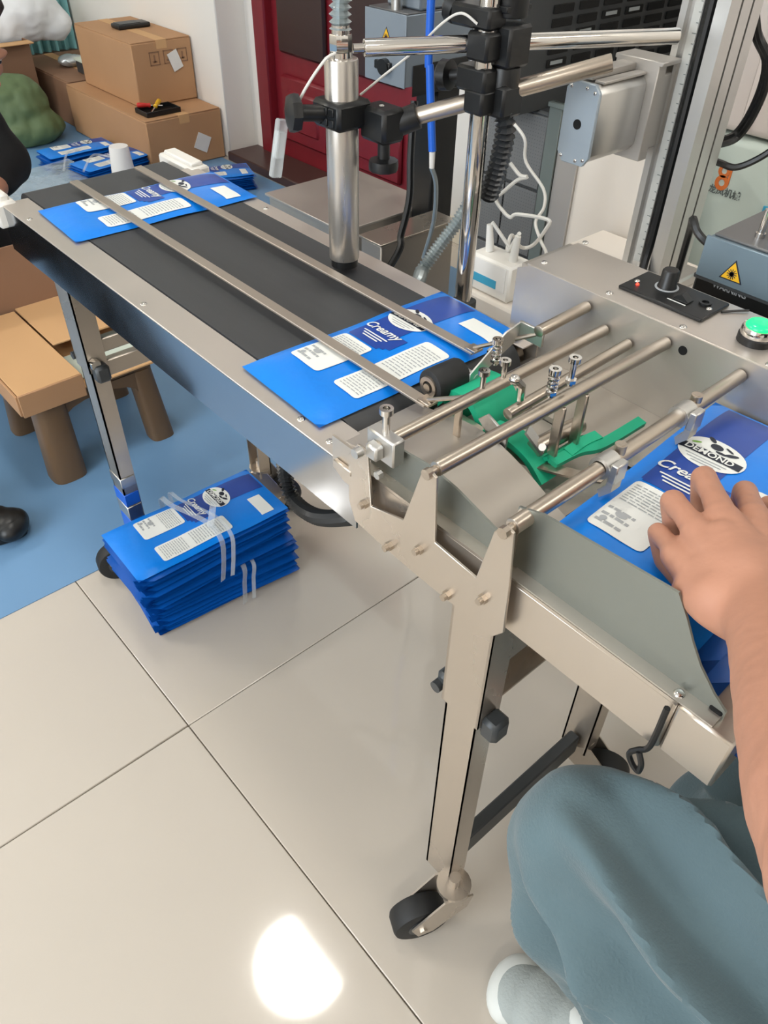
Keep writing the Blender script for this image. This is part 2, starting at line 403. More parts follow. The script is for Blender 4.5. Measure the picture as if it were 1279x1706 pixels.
# deck: two steel strips with turned-down sides
P('side_deck', MB().box((X0, .402, T - .002), (.3705, 1.20, T), .0006), M['steelx']); P('side_skirt', MB().box((X0, .402, .562), (X0 + .002, 1.20, T - .002)), M['side'])
s = MB(); s.box((.604, .45, T - .002), (X1, 1.17, T), .0006); s.box((X1 - .002, .45, .56), (X1, 1.17, T - .001)); P('side_deck', s, M['steelx'])
for x, y in ((.340, .797), (.342, .497), (.341, .452), (.340, 1.12), (.617, .57), (.617, .95)):
    P('screw', MB().sph((x, y, T), .0042, (1, 1, .45), 10), M['chrome'])
# belt loop
bp = []
r = .026; yc0 = .475; yc1 = 1.215; zc = T + .0008 - r
for k in range(13): a = PI / 2 + PI * k / 12; bp.append((yc0 + r * math.cos(a), zc + r * math.sin(a)))
for k in range(13): a = -PI / 2 + PI * k / 12; bp.append((yc1 + r * math.cos(a), zc + r * math.sin(a)))
P('belt', MB().prism(bp, 'x', .372, .603), M['belt'])
P('end_roller', MB().cyl((.335, yc0, zc), (.625, yc0, zc), .012), M['rod'])
# tensioner end blocks at the far end
e = MB(); e.box((.318, 1.19, .596), (.352, 1.265, T + .003), .004); e.box((.330, 1.20, T), (.345, 1.275, T + .012), .003); P('end_block', e, M['wplast'], 'white end block beside the belt')
e = MB(); e.box((.616, 1.155, .59), (.650, 1.262, T + .001), .003); e.box((.622, 1.165, T), (.644, 1.252, T + .007), .002); P('end_block', e, M['wplast'], 'cream end block beside the belt')
# guide strips
for x in (.4375, .541):
    g = MB(); g.box((x - .0066, .424 if x < .5 else .462, T + .0115), (x + .0066, 1.185, T + .0145), .0006); P('guide_strip', g, M['strip'])
P('strip_holder', MB().box((.431, .418, T + .0145), (.444, .434, T + .0175), .0005).cyl((.4375, .426, T + .017), (.4375, .374, T + .047), .0022, seg=8), M['rod'])
P('strip_holder', MB().box((.5345, .458, T + .0145), (.5475, .472, T + .0175), .0005).cyl((.541, .465, T + .017), (.556, .3985, T + .056), .0022, seg=8), M['rod'])
# frame beams (near / far) below the feeder section
P('frame_beam', MB().box((X0 + .004, .086, .579), (X0 + .017, .402, .632), .002).box((X0 + .004, .086, .6305), (X0 + .017, .402, .6335)), M['steel'])
P('beam_end', MB().box((X0 + .004, .046, .581), (X0 + .30, .0855, .632), .002), M['steel'], 'separate end section of the beam')
P('frame_beam', MB().box((.61, .086, .579), (X1 - .004, .49, .5975), .002), M['steel'])
P('base_plate', MB().box((.347, .048, .596), (.628, .262, .600)).box((.347, .262, .5985), (.6295, .452, .6005)), M['steelm'])
P('deck_plate', MB().prism([(.24, .612), (.40, .612), (.455, .606), (.455, .603), (.24, .609)], 'x', .545, .6298), M['steelm'])
P('deck_plate', MB().prism([(.262, .606), (.42, .606), (.42, .603), (.262, .603)], 'x', .44, .544), M['steelm'])
# hopper wall
hp = [(.24, .634), (.24, .690), (.219, .697), (.115, .705), (.105, .691), (.096, .676), (.086, .662), (.072, .648), (.061, .640), (.0605, .627), (.09, .6325)]
P('hopper_wall', MB().prism(hp, 'x', .3455, .3475), M['sheet'])
P('wall_foot', MB().box((.3345, .062, .6338), (.3455, .232, .6352)), M['steelm'])
P('wall_bracket', MB().prism([(.332, .606), (.3455, .606), (.3455, .69), (.336, .682)], 'y', .236, .2385), M['rod'])
P('inner_wall', MB().prism([(.242, .600), (.242, .652), (.30, .668), (.33, .672), (.40, .665), (.40, .600)], 'x', .3455, .3475), M['sheet'])
P('screw', MB().sph((.340, .089, .6352), .004, (1, 1, .5), 10), M['chrome'])
P('slot_hole', MB().box((.3475, .062, .6325), (.3445, .071, .6385), .001), M['holed'])
# curved chute between deck and hopper
c = MB(); prof = [(.448, .626), (.42, .632), (.385, .640), (.345, .640), (.305, .628), (.27, .612), (.245, .604)]
c.ribbon(smooth_path([(.398, y, z) for y, z in prof], 6), (.046, 0, 0), .001); P('chute', c, M['steelm'])
c = MB(); c.ribbon(smooth_path([(.452, .425, .632), (.455, .38, .630), (.462, .33, .622), (.480, .285, .622), (.498, .262, .620)], 6), (.0065, .001, 0), .001); P('chute_edge', c, M['rod'])
# crown bracket plate with three prongs
cp = [(.404, .600), (.404, .650), (.392, .668), (.379, .668), (.374, .612), (.334, .624), (.317, .683), (.309, .692), (.301, .689), (.297, .626), (.252, .622), (.2415, .678), (.233, .690), (.225, .688), (.221, .640), (.2185, .588), (.228, .5745), (.318, .5745), (.362, .5765), (.396, .580)]
P('crown_bracket', MB().prism(cp, 'x', .3235, .3260, .0004), M['steel'])
lb = MB(); lb.prism([(.392, .612), (.392, .654), (.430, .654), (.430, .620), (.415, .612)], 'x', .327, .3295); lb.box((.3225, .400, .628), (.327, .424, .634), .001); P('side_lobe', lb, M['steel'])
for y, z in ((.381, .611), (.348, .585), (.312, .608), (.277, .583), (.241, .609)):
    P('bolt', MB().cyl((.3235, y, z), (.3195, y, z), .0042, seg=6).cyl((.3195, y, z), (.316, y, z), .0030, seg=12), M['rod'])
# clamp block on the first prong
k = MB(); k.box((.330, .355, .660), (.343, .388, .685), .0015); k.box((.321, .366, .664), (.331, .380, .678), .002)
k.cyl((.320, .383, .668), (.313, .383, .668), .0045, seg=10); k.cyl((.320, .358, .660), (.315, .358, .660), .0035, seg=8)
kb = P('clamp_block', k, M['alu'])
P('clamp_bolt', MB().cyl((.337, .372, .683), (.337, .372, .703), .0032, seg=10).ring((.337, .372, .703), (.337, .372, .708), .0058, .003), M['chrome'], parent=kb)
# cross rods
def rod(p0, p1, r=.0058, end=True):
    m = MB().cyl(p0, p1, r, seg=18, bev=.0008)
    if end: m.cyl((p0[0] - .006, p0[1], p0[2]), p0, r * .55, seg=12); m.cyl((p0[0] - .011, p0[1], p0[2]), (p0[0] - .006, p0[1], p0[2]), r * .75, seg=8)
    return P('cross_rod', m, M['rod'])
R0 = rod((.553, .3975, .688), (.6265, .3975, .690), end=False)
R1 = rod((.340, .372, .675), (.6265, .372, .675))
R2 = rod((.331, .309, .689), (.6275, .306, .689), .0062)
R3 = rod((.330, .2315, .686), (.6275, .230, .690), .0064)
R4 = rod((.455, .345, .664), (.6265, .343, .672), .0055, end=False)
for p, q in (((.47, .337, .650), (.50, .337, .651)),):
    P('short_pin', MB().cyl(p, q, .004), M['rod'])
# adjusting screws through rods
def adj(px, py, y, spring=False, h=.016):
    c0 = at(px, py, y=y); b0 = (c0.x, y, c0.z)
    m = MB().cyl((c0.x, y, c0.z - .022), (c0.x, y, c0.z), .0025, seg=10).ring((c0.x, y, c0.z), (c0.x, y, c0.z + .0045), .0052, .0024, 14)
    m.cyl((c0.x, y, c0.z - h - .003), (c0.x, y, c0.z - h), .005, seg=6)
    if spring:
        pts = [(c0.x + .0042 * math.cos(k * .8), y + .0042 * math.sin(k * .8), c0.z - .018 + k * .00045) for k in range(38)]
        m.tube(pts, .0007, 5)
    P('adjusting_screw', m, M['chrome'])
adj(806, 624, .372); adj(841, 607, .372); adj(924, 622, .306, True); adj(957, 603, .306); adj(829, 572, .3975, True)
# hanging plates under rod 2 that carry the green separators
P('separator_hanger', MB().box((.474, .301, .632), (.478, .311, .684), .001).box((.505, .301, .628), (.509, .311, .684), .001), M['rod'])
P('separator_hanger', MB().box((.420, .368, .632), (.4235, .376, .672), .001), M['rod'])
# wing lever
P('wing_lever', MB().tube([(.470, .345, .674), (.466, .343, .690), (.458, .345, .698)], .004, 8).sph((.458, .345, .698), .005, seg=8), M['chrome'])
# press roller and its arm
pr = P('press_roller', MB().cyl((.452, .439, .6475), (.492, .437, .6475), .0165, seg=26, bev=.003), M['blackm'], 'black rubber press roller')
P('bearing', MB().ring((.4495, .439, .6475), (.4525, .439, .6475), .0105, .0062, 22).cyl((.448, .439, .6475), (.4525, .439, .6475), .0042, seg=14), M['rod'], parent=pr)
P('roller_arm', MB().prism([(.488, .640), (.488, .655), (.535, .684), (.556, .688), (.556, .670), (.535, .662)], 'y', .4205, .4225, .0004).cyl((.498, .437, .6475), (.498, .42, .6475), .004).box((.554, .392, .672), (.5575, .4225, .689), .0008), M['alu'])
for x, z in ((.520, .666), (.540, .675)): P('screw', MB().cyl((x, .4235, z), (x, .4275, z), .0038, seg=6), M['chrome'])
# green feed pads and separators
g = MB(); g.ribbon(smooth_path([(.492, .428, .600), (.492, .435, .628), (.492, .425, .642), (.492, .400, .6435), (.492, .385, .630), (.492, .375, .606)], 6), (.028, 0, 0), .0035); P('green_pad', g, M['green'], 'green curved feed pad')
g = MB(); g.ribbon(smooth_path([(.470, .372, .628), (.470, .345, .632), (.470, .320, .626), (.470, .300, .610)], 6), (.012, 0, 0), .003); P('green_pad', g, M['green'], 'narrow green feed pad')
pts = [at(920, 772, z=.6255), at(960, 752, z=.6265), at(1000, 742, z=.628), at(1068, 702, z=.632)]
g = MB(); g.ribbon(smooth_path(pts, 6), (0, .0048, .001), .0028); g.ribbon(smooth_path([at(945, 756, z=.627), at(970, 738, z=.630), at(996, 726, z=.632)], 6), (0, .005, .001), .0028)
P('green_separator', g, M['green'], 'forked green separator strip')
P('separator_roller', MB().cyl(at(888, 748, z=.632), at(966, 706, z=.634), .0085, seg=18, bev=.001), M['rod'])
P('green_pad', MB().ribbon([at(905, 765, z=.6245), at(940, 748, z=.6255), at(972, 728, z=.6265)], (0, .004, -.003), .002), M['green'], 'green lip under the small roller')
P('pivot_plate', MB().prism([(.335, .632), (.335, .650), (.36, .660), (.37, .650), (.345, .628)], 'x', .446, .449, .0005).cyl((.443, .345, .645), (.449, .345, .645), .0055, seg=12), M['alu'])
P('link_plate', MB().ribbon([at(878, 715, z=.650), at(905, 752, z=.632)], (.006, .003, 0), .0012).cyl(at(903, 745, z=.632), at(903, 745, z=.642), .0035, seg=10), M['alu'])
# guide bars with collars on rod 3
for px, py, dz in ((1140, 683, 0), (1012, 762, 0)):
    c0 = at(px, py, y=.2305); x = c0.x
    cb = P('collar', MB().ring((x - .008, .2308, .6885), (x + .008, .2308, .6885), .0092, .0063, 20).box((x - .007, .216, .680), (x + .007, .2225, .697), .001), M['alu'])
    P('collar_bolt', MB().cyl((x + .016, .2308, .690), (x + .016, .2308, .700), .0048, seg=14).cyl((x + .016, .2308, .700), (x + .016, .2308, .7004), .003, seg=10), M['rod'], parent=cb)
    P('hopper_guide', MB().prism([(.2175, .693), (.2175, .672), (.226, .662), (.229, .668), (.223, .676), (.223, .693)], 'x', x - .006, x + .006), M['steelm'])
# control housing
hs = P('control_housing', MB().box((X1 + .002, .04, .555), (.712, .490, .7025), .001), M['steelm'])
fp = [(.04, .565), (.04, .7045), (.477, .7045), (.4935, .696), (.4935, .565)]
P('housing_face', MB().prism(fp, 'x', X1, X1 + .002, .0003), M['steelm'], parent=hs)
P('housing_lid', MB().box((X1 + .001, .04, .7026), (.716, .482, .7048), .0006), M['steelx'], parent=hs)
for px, py in ((907, 437), (1015, 488), (1137, 545), (1275, 612), (975, 404)):
    q = at(px, py, z=.705); P('screw', MB().sph((max(q.x, .638), q.y, .7048), .0038, (1, 1, .5), 10), M['chrome'], parent=hs)
q = at(1137, 584, x=X1 - .0002); P('hole', MB().cyl((X1 - .0004, q.y, q.z), (X1 + .001, q.y, q.z), .0045, seg=18), M['holed'], parent=hs)
pb = P('speed_panel', MB().box((.657, .293, .7049), (.708, .386, .7085), .001), M['black'], 'black speed control panel with knob')
P('knob', MB().lathe([(.0095, 0), (.0095, .002), (.0088, .003), (.0082, .017), (.007, .0185)], (.690, .352, .7085), 22), M['black'], parent=pb)
P('knob_ring', MB().ring((.690, .352, .7085), (.690, .352, .7092), .0118, .0098, 26), M['inkg'], parent=pb)
P('power_led', MB().sph((.672, .374, .7085), .0018, seg=8), M['emr'], 'lit red indicator', parent=pb)
P('rocker_switch', MB().box((.672, .318, .7085), (.684, .334, .7100), .0005).prism([(.318, .710), (.326, .7155), (.334, .710)], 'x', .673, .683), M['black'], parent=pb)
P('switch_line', MB().box((.669, .318, .7085), (.6702, .338, .7088)), M['white'], parent=pb)
P('socket', MB().ring((.688, .308, .7085), (.688, .308, .7105), .006, .0035, 16), M['black'], parent=pb)
for x, y in ((.679, .379), (.682, .300)): P('panel_screw', MB().sph((x, y, .7085), .003, (1, 1, .5), 10), M['chrome'], parent=pb)
gb = at(1262, 556, z=.712)
bb = P('start_button', MB().lathe([(.0165, 0), (.0165, .006), (.0155, .007)], (gb.x, gb.y, .7049), 28), M['black'], 'green lit start button')
P('button_ring', MB().lathe([(.0150, .006), (.0156, .007), (.0156, .012), (.0145, .0145), (.0128, .0148)], (gb.x, gb.y, .7049), 28), M['chrome'], parent=bb)
P('button_lens', MB().lathe([(.0128, .012), (.0128, .0155), (.011, .0178), (.006, .0192), (.0005, .0196)], (gb.x, gb.y, .7049), 28), M['emg'], parent=bb)
P('cable_stub', MB().tube(smooth_path([(.690, .291, .7062), (.702, .283, .7065), (.712, .275, .707)], 5), .0012, 6), M['black'])
# legs, casters, braces
def leg(name_x, y0, y1, side, ztop, tape=False):
    m = MB(); xo = name_x; sx = .030 * side
    m.box((xo, y0, .43), (xo + .0025 * side, y1, ztop)); m.box((xo, y0, .43), (xo + sx, y0 + .0025, ztop)); m.box((xo, y1 - .0025, .43), (xo + sx, y1, ztop))
    L = P('leg', m, M['steel'])
    m = MB(); x2 = xo + .0030 * side; m.box((x2, y0 + .003, .085), (x2 + .0025 * side, y1 - .003, .45)); m.box((x2, y0 + .003, .085), (x2 + .026 * side, y0 + .0055, .45)); m.box((x2, y1 - .0055, .085), (x2 + .026 * side, y1 - .003, .45))
    P('leg_slide', m, M['steel'], parent=L)
    P('clamp_knob', MB().box((xo + .004 * side, y1 - .001, .432), (xo + .026 * side, y1 + .014, .455), .004).cyl((xo + .014 * side, y1 + .008, .44), (xo - .002 * side, y1 + .008, .44), .006), M['dark'], parent=L)
    P('clamp_knob', MB().box((xo + .004 * side, y0 - .018, .418), (xo + .026 * side, y0 + .002, .445), .004), M['dark'], parent=L)
    if tape:
        for z0, z1, mm in ((.205, .225, 'alu'), (.165, .19, 'tubeblue'), (.135, .163, 'alu'), (.09, .133, 'tubeblue')):
            P('tape_band', MB().box((xo + .0018 * side, y0 + .001, z0), (xo + .028 * side, y1 - .001, z1), .001), M[mm], 'blue tape wound round the leg' if mm == 'tubeblue' else 'silver tape wound round the leg', parent=L)
    return L
def caster(cx, cy, wx, wy):
    """cx,cy swivel; wx,wy wheel centre"""
    d_ = Vector((wx - cx, wy - cy, 0)).normalized(); n_ = Vector((-d_.y, d_.x, 0)); c = Vector((wx, wy, .036)); top = Vector((cx, cy, .098))
    f = MB()
    for sgn in (-1, 1):
        o = n_ * (.0175 * sgn); th = n_ * .0012
        poly = [top + d_ * .018, top - d_ * .018, Vector((cx, cy, .07)) - d_ * .012, c - d_ * .013 - Vector((0, 0, .010)), c + d_ * .006 - Vector((0, 0, .014)), c + d_ * .015 + Vector((0, 0, .008))]
        bm = bmesh.new(); A = [bm.verts.new(p + o - th) for p in poly]; B = [bm.verts.new(p + o + th) for p in poly]
        bm.faces.new(A); bm.faces.new(B[::-1]); n = len(poly)
        for i in range(n): bm.faces.new((A[i], A[(i + 1) % n], B[(i + 1) % n], B[i]))
        bmesh.ops.recalc_face_normals(bm, faces=bm.faces[:]); f._add(bm)
    f.cyl(top - Vector((0, 0, .002)), top + Vector((0, 0, .004)), .021, seg=18); f.cyl(top, top + Vector((0, 0, .02)), .007)
    f.cyl(c - n_ * .021, c + n_ * .021, .0055, seg=6)
    F = P('caster', f, M['steel'])
    wm = MB(); wm.cyl(c - n_ * .0145, c + n_ * .0145, .0355, seg=30, bev=.005); P('caster_wheel', wm, M['blackm'], parent=F)
    wm = MB(); wm.cyl(c - n_ * .015, c + n_ * .015, .018, seg=18); P('wheel_hub', wm, M['dark'], parent=F)
leg(X0 + .001, .232, .278, 1, .578); leg(X1 - .034, .232, .278, 1, .578)
leg(X0 + .001, 1.02, 1.062, 1, .575, True); leg(X1 - .001, 1.02, 1.062, -1, .575)
caster(.334, .228, .296, .245); caster(.612, .255, .632, .215); caster(.347, 1.041, .300, 1.052); caster(.612, 1.041, .640, 1.01)
P('cross_bar', MB().box((.36, .262, .425), (.594, .266, .458)).box((.36, .244, .425), (.594, .262, .428)), M['steel'])
P('cross_bar', MB().box((.36, .236, .500), (.594, .266, .577), .001), M['steel'])
P('cross_bar', MB().box((.36, .247, .088), (.594, .263, .125), .002), M['dark'], 'dark lower cross bar')
P('cross_bar', MB().box((.36, 1.022, .455), (.602, 1.036, .478), .002), M['steel'])
P('cross_bar', MB().box((.36, 1.022, .415), (.602, 1.036, .442), .002), M['steel'])
P('bar_bolt', MB().cyl((.340, 1.019, .447), (.340, 1.008, .447), .008, seg=6), M['chrome'])
P('long_brace', MB().box((.475, .27, .535), (.495, 1.02, .555), .002), M['dark'])
# hanging latch
la = [(.327, .0885, .632), (.327, .0885, .588), (.326, .094, .577), (.324, .098, .570), (.324, .094, .562), (.324, .088, .559), (.324, .088, .568), (.325, .093, .577)]
P('latch', MB().tube(smooth_path(la, 5), .0022, 7), M['black'])
# cable conduit under the belt
cpz, cr_ = corrugate([at(473, 738, x=.46), at(475, 790, x=.46), at(488, 832, x=.455), at(525, 860, x=.45), at(575, 862, x=.44), at(620, 848, x=.43), (.42, .36, .575)], .0095, .0065, .0024)
P('conduit', MB().tube(cpz, cr_, 10), M['bconduit'], sharp=14)
P('drive_motor', MB().box((.43, .66, .50), (.53, .78, .575), .006).cyl((.48, .66, .535), (.48, .60, .535), .032, seg=20), M['dark'])

# ================================================================== POUCHES
BL = .277; BW = .134
def ztop(a, b_, t):
    u = abs(2 * a / BL); v = abs(2 * b_ / BW)
    base = t * max(0.12, (1 - u ** 10) * (1 - v ** 8))
    return base + .0009 * math.sin(a * 38 + b_ * 21) * (1 - u ** 6) + .0007 * noise.noise(Vector((a * 26, b_ * 40, t * 900)))
def pouch_mb(t, nx=36, ny=18):
    mb = MB(); bm = mb.bm; top = []; bot = []
    for i in range(nx + 1):
        a = BL * (i / nx - .5); ra = []; rb = []
        for j in range(ny + 1):
            b_ = BW * (j / ny - .5)
            ra.append(bm.verts.new((a, -b_, ztop(a, b_, t))))
            rb.append(bm.verts.new((a, -b_, 0)) if 0 < i < nx and 0 < j < ny else ra[-1])
        top.append(ra); bot.append(rb)
    # boundary ring sits a little above the base so the seam is a folded edge
    for i in range(nx):
        for j in range(ny):
            bm.faces.new((top[i][j], top[i][j + 1], top[i + 1][j + 1], top[i + 1][j]))
            q = [bot[i][j], bot[i + 1][j], bot[i + 1][j + 1], bot[i][j + 1]]
            if len(set(q)) == 4:
                try: bm.faces.new(q)
                except ValueError: pass
    bmesh.ops.recalc_face_normals(bm, faces=bm.faces[:]); return mb
def decal_grid(mb, a0, a1, b0, b1, t, off, n=14, m=8, chop=None):
    bm = mb.bm; V = []
    for i in range(n + 1):
        row = []
        for j in range(m + 1):
            a = a0 + (a1 - a0) * i / n; b_ = b0 + (b1 - b0) * j / m
            row.append(bm.verts.new((a, -b_, ztop(a, b_, t) + off)))
        V.append(row)
    for i in range(n):
        for j in range(m):
            if chop and chop(i, j, n, m): continue
            bm.faces.new((V[i][j], V[i][j + 1], V[i + 1][j + 1], V[i + 1][j]))
def decal_rr(mb, a0, a1, b0, b1, t, off, r=.005, n=22, m=16):
    bm = mb.bm; V = []
    for i in range(n + 1):
        row = []
        for j in range(m + 1):
            a = a0 + (a1 - a0) * i / n; b_ = b0 + (b1 - b0) * j / m
            ca = min(max(a, a0 + r), a1 - r); cb = min(max(b_, b0 + r), b1 - r); d = math.hypot(a - ca, b_ - cb)
            if a != ca and b_ != cb:
                k = max(abs(a - ca), abs(b_ - cb)) / d; a = ca + (a - ca) * k; b_ = cb + (b_ - cb) * k
            row.append(bm.verts.new((a, -b_, ztop(a, b_, t) + off)))
        V.append(row)
    for i in range(n):
        for j in range(m): bm.faces.new((V[i][j], V[i][j + 1], V[i + 1][j + 1], V[i + 1][j]))
def decal_ell(mb, ca, cb, ra, rb, t, off, seg=32, rings=5, rot=0):
    bm = mb.bm; c = bm.verts.new((ca, -cb, ztop(ca, cb, t) + off)); prev = None
    for k in range(1, rings + 1):
        ring = []
        for s_ in range(seg):
            x = ra * k / rings * math.cos(2 * PI * s_ / seg); y = rb * k / rings * math.sin(2 * PI * s_ / seg)
            a = ca + x * math.cos(rot) - y * math.sin(rot); b_ = cb + x * math.sin(rot) + y * math.cos(rot)
            ring.append(bm.verts.new((a, -b_, ztop(a, b_, t) + off)))
        for s_ in range(seg):
            s2 = (s_ + 1) % seg
            if prev is None: f = bm.faces.new((c, ring[s2], ring[s_]))
            else: f = bm.faces.new((prev[s_], prev[s2], ring[s2], ring[s_]))
        prev = ring
    bmesh.ops.recalc_face_normals(bm, faces=bm.faces[:])
    if sum(f.normal.z for f in bm.faces) < 0: bmesh.ops.reverse_faces(bm, faces=bm.faces[:])
def decal_text(mb, s, size, ca, cb, t, off, bold=0, shear=0):
    vs, fs = text_polys(s, size, bold, shear)
    V = [mb.bm.verts.new((ca + v.y, -(cb + v.x), ztop(ca + v.y, cb + v.x, t) + off)) for v in vs]
    for f in fs:
        try: mb.bm.faces.new([V[i] for i in f])
        except ValueError: pass
def print_rows(par, a0, a1, b0, b1, t, n):
    m = MB(); st_ = (a1 - a0) / n
    for k in range(n):
        a = a1 - st_ * (k + .5); b_ = b0
        while b_ < b1 - .002:
            w_ = random.uniform(.003, .009); e = min(b1, b_ + w_); decal_grid(m, a - st_ * .16, a + st_ * .16, b_, e, t, .00115, 1, 2); b_ = e + .0012
    part('small_print', m, M['inkg'], par, 'rows of fine grey print', 'stuff')
def make_pouch(t, printed):
    """a printed flat pouch: length along local x, its right side towards local -y"""
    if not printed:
        mb = pouch_mb(t, 14, 8); me = bpy.data.meshes.new('pouch'); mb.bm.to_mesh(me); mb.bm.free(); finish(me, M['blue_shaded'])
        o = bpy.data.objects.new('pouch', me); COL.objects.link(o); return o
    o = thing('pouch', '', 'pouch', (0, 0, 0))
    part('film', pouch_mb(t), M['blue'], o)
    m = MB(); decal_grid(m, -.012, .135, -.052, -.006, t, .0004, 24, 8, lambda i, j, n, mm: i < 4 and (j > mm - 4 + i)); part('navy_band', m, M['navy'], o, 'navy printed band along the pouch')
    m = MB(); decal_grid(m, -.014, .020, -.05, .008, t, .00045, 8, 10, lambda i, j, n, mm: j - i > 7); part('navy_band', m, M['navy'], o, 'navy printed patch behind the script')
    m = MB(); decal_rr(m, -.090, -.017, -.052, -.004, t, .0008); l1 = part('print_label', m, M['print'], o, 'white label of fine text')
    print_rows(l1, -.050, -.022, -.049, -.007, t, 8); print_rows(l1, -.086, -.058, -.049, -.026, t, 3)
    m = MB(); decal_ell(m, -.066, -.036, .0035, .005, t, .0012, 14, 2); decal_ell(m, -.078, -.044, .003, .003, t, .0012, 12, 2); part('label_picture', m, M['inkg'], l1)
    m = MB(); decal_rr(m, -.088, .038, .019, .056, t, .0008, .005, 36, 14); l2_ = part('print_label', m, M['print'], o, 'long white label of fine text')
    print_rows(l2_, -.083, -.040, .023, .053, t, 11); print_rows(l2_, -.030, .028, .023, .053, t, 13)
    m = MB(); decal_grid(m, .092, .116, .010, .058, t, .0008, 10, 16); part('print_label', m, M['white'], o, 'small blank white date label')
    em = MB(); decal_ell(em, .054, -.027, .0215, .0285, t, .0009); emb = part('oval_emblem', em, M['white'], o, 'white oval emblem with a cow head')
    m = MB()
    decal_ell(m, .0655, -.0285, .0042, .0055, t, .00125, 14, 2); decal_ell(m, .0630, -.0140, .0022, .0058, t, .00125, 12, 2, -.5); decal_ell(m, .0725, -.036, .0022, .0048, t, .00125, 12, 2, .6)
    decal_ell(m, .0600, -.022, .0016, .0050, t, .00125, 12, 2); decal_ell(m, .0685, -.0185, .0012, .0045, t, .00125, 12, 2, .4)
    part('cow_print', m, M['ink'], emb)
    m = MB(); decal_grid(m, .0475, .0565, -.0545, -.0005, t, .00125, 4, 16, None); part('name_banner', m, M['ink'], emb)
    m = MB(); decal_text(m, 'DEMOND', .0098, .0520, -.0285, t, .0016, .0002); part('brand_text', m, M['white'], emb)
    m = MB(); decal_ell(m, .0610, -.0445, .0014, .0042, t, .00125, 10, 2, -.5); part('leaf_print', m, M['leaf'], emb)
    m = MB()
    for k, (a, hw) in enumerate(((.0430, .018), (.0395, .015), (.0362, .010))): decal_grid(m, a, a + .0012, -.027 - hw, -.027 + hw, t, .0012, 1, 6)
    part('small_print', m, M['inkg'], emb)
    m = MB(); decal_text(m, 'Creamy', .0165, .016, -.028, t, .0012, .0003, .25); part('script_text', m, M['white'], o, 'white script lettering on navy')
    m = MB()
    for k, (a, hw) in enumerate(((.003, .019), (-.001, .015), (-.005, .012))): decal_grid(m, a, a + .0018, -.026 - hw, -.026 + hw, t, .0010, 1, 6)
    part('small_print', m, M['white'], o)
    return o
def copy_tree(o, parent=None):
    c = o.copy(); COL.objects.link(c); c.parent = parent
    for ch in [x for x in bpy.data.objects if x.parent == o]: copy_tree(ch, c)
    return c
def tagp(o, label, group, loc, rz=0, rx=0, ry=0):
    o['label'] = label; o['category'] = 'pouch'; o['group'] = group; o.location = loc; o.rotation_euler = (rx, ry, rz); return o
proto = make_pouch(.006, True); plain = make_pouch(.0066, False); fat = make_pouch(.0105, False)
tagp(proto, 'flat blue printed pouch on the dark belt beside the black press roller', 'pouches on the conveyor belt', (.485, .535, T + .0022), -.03)
tagp(copy_tree(proto), 'flat blue printed pouch at the far end of the belt by the white end blocks', 'pouches on the conveyor belt', (.494, 1.062, T + .0022), -.04)
# pile in the hopper, shingled towards the operator
HZ = .6006
for k in range(6):
    o = copy_tree(proto) if k == 5 else (plain if False else fat.copy())
    if k < 5: COL.objects.link(o)
    z = HZ + k * .0112
    tagp(o, 'top blue printed pouch in the hopper under the pressing hand' if k == 5 else ['lowest', 'fifth from top', 'fourth from top', 'third from top', 'second from top'][min(k, 4)] + ' blue pouch in the shingled hopper pile',
         'pouches piled in the hopper' , (.4895, .1055 + k * .0125, z), .035 + .006 * (k % 3))
ORD = ['second from top', 'third from top', 'fourth from top', 'fifth from top', 'sixth from top', 'seventh from top', 'eighth from top', 'ninth from top', 'tenth from top', 'eleventh from top', 'twelfth from top', 'thirteenth from top']
# tied stack on the floor
o_first = True
for k in range(25):
    up = k >= 13; z = .002 + k * .0068
    cx, cy = (.405, .912) if up else (.4215, .925)
    rz = -.035 if up else -.10
    if k == 24: o = copy_tree(proto)
    else:
        o = plain if k == 0 else plain.copy()
        if k: COL.objects.link(o)
    lab = ('topmost printed pouch of the tied stack on the tiled floor' if k == 24 else ORD[23 - k] + ' blue pouch in the upper tied bundle of the floor stack' if up else (['topmost'] + ORD)[12 - k] + ' blue pouch in the lower tied bundle of the floor stack')
    tagp(o, lab, 'pouches in the upper bundle of the floor stack' if up else 'pouches in the lower bundle of the floor stack',
         (cx + random.uniform(-.005, .005), cy + random.uniform(-.006, .006), z + (.003 if up else 0)), rz + random.uniform(-.035, .035), 0, 0)
COL.objects.unlink(fat); bpy.data.objects.remove(fat)
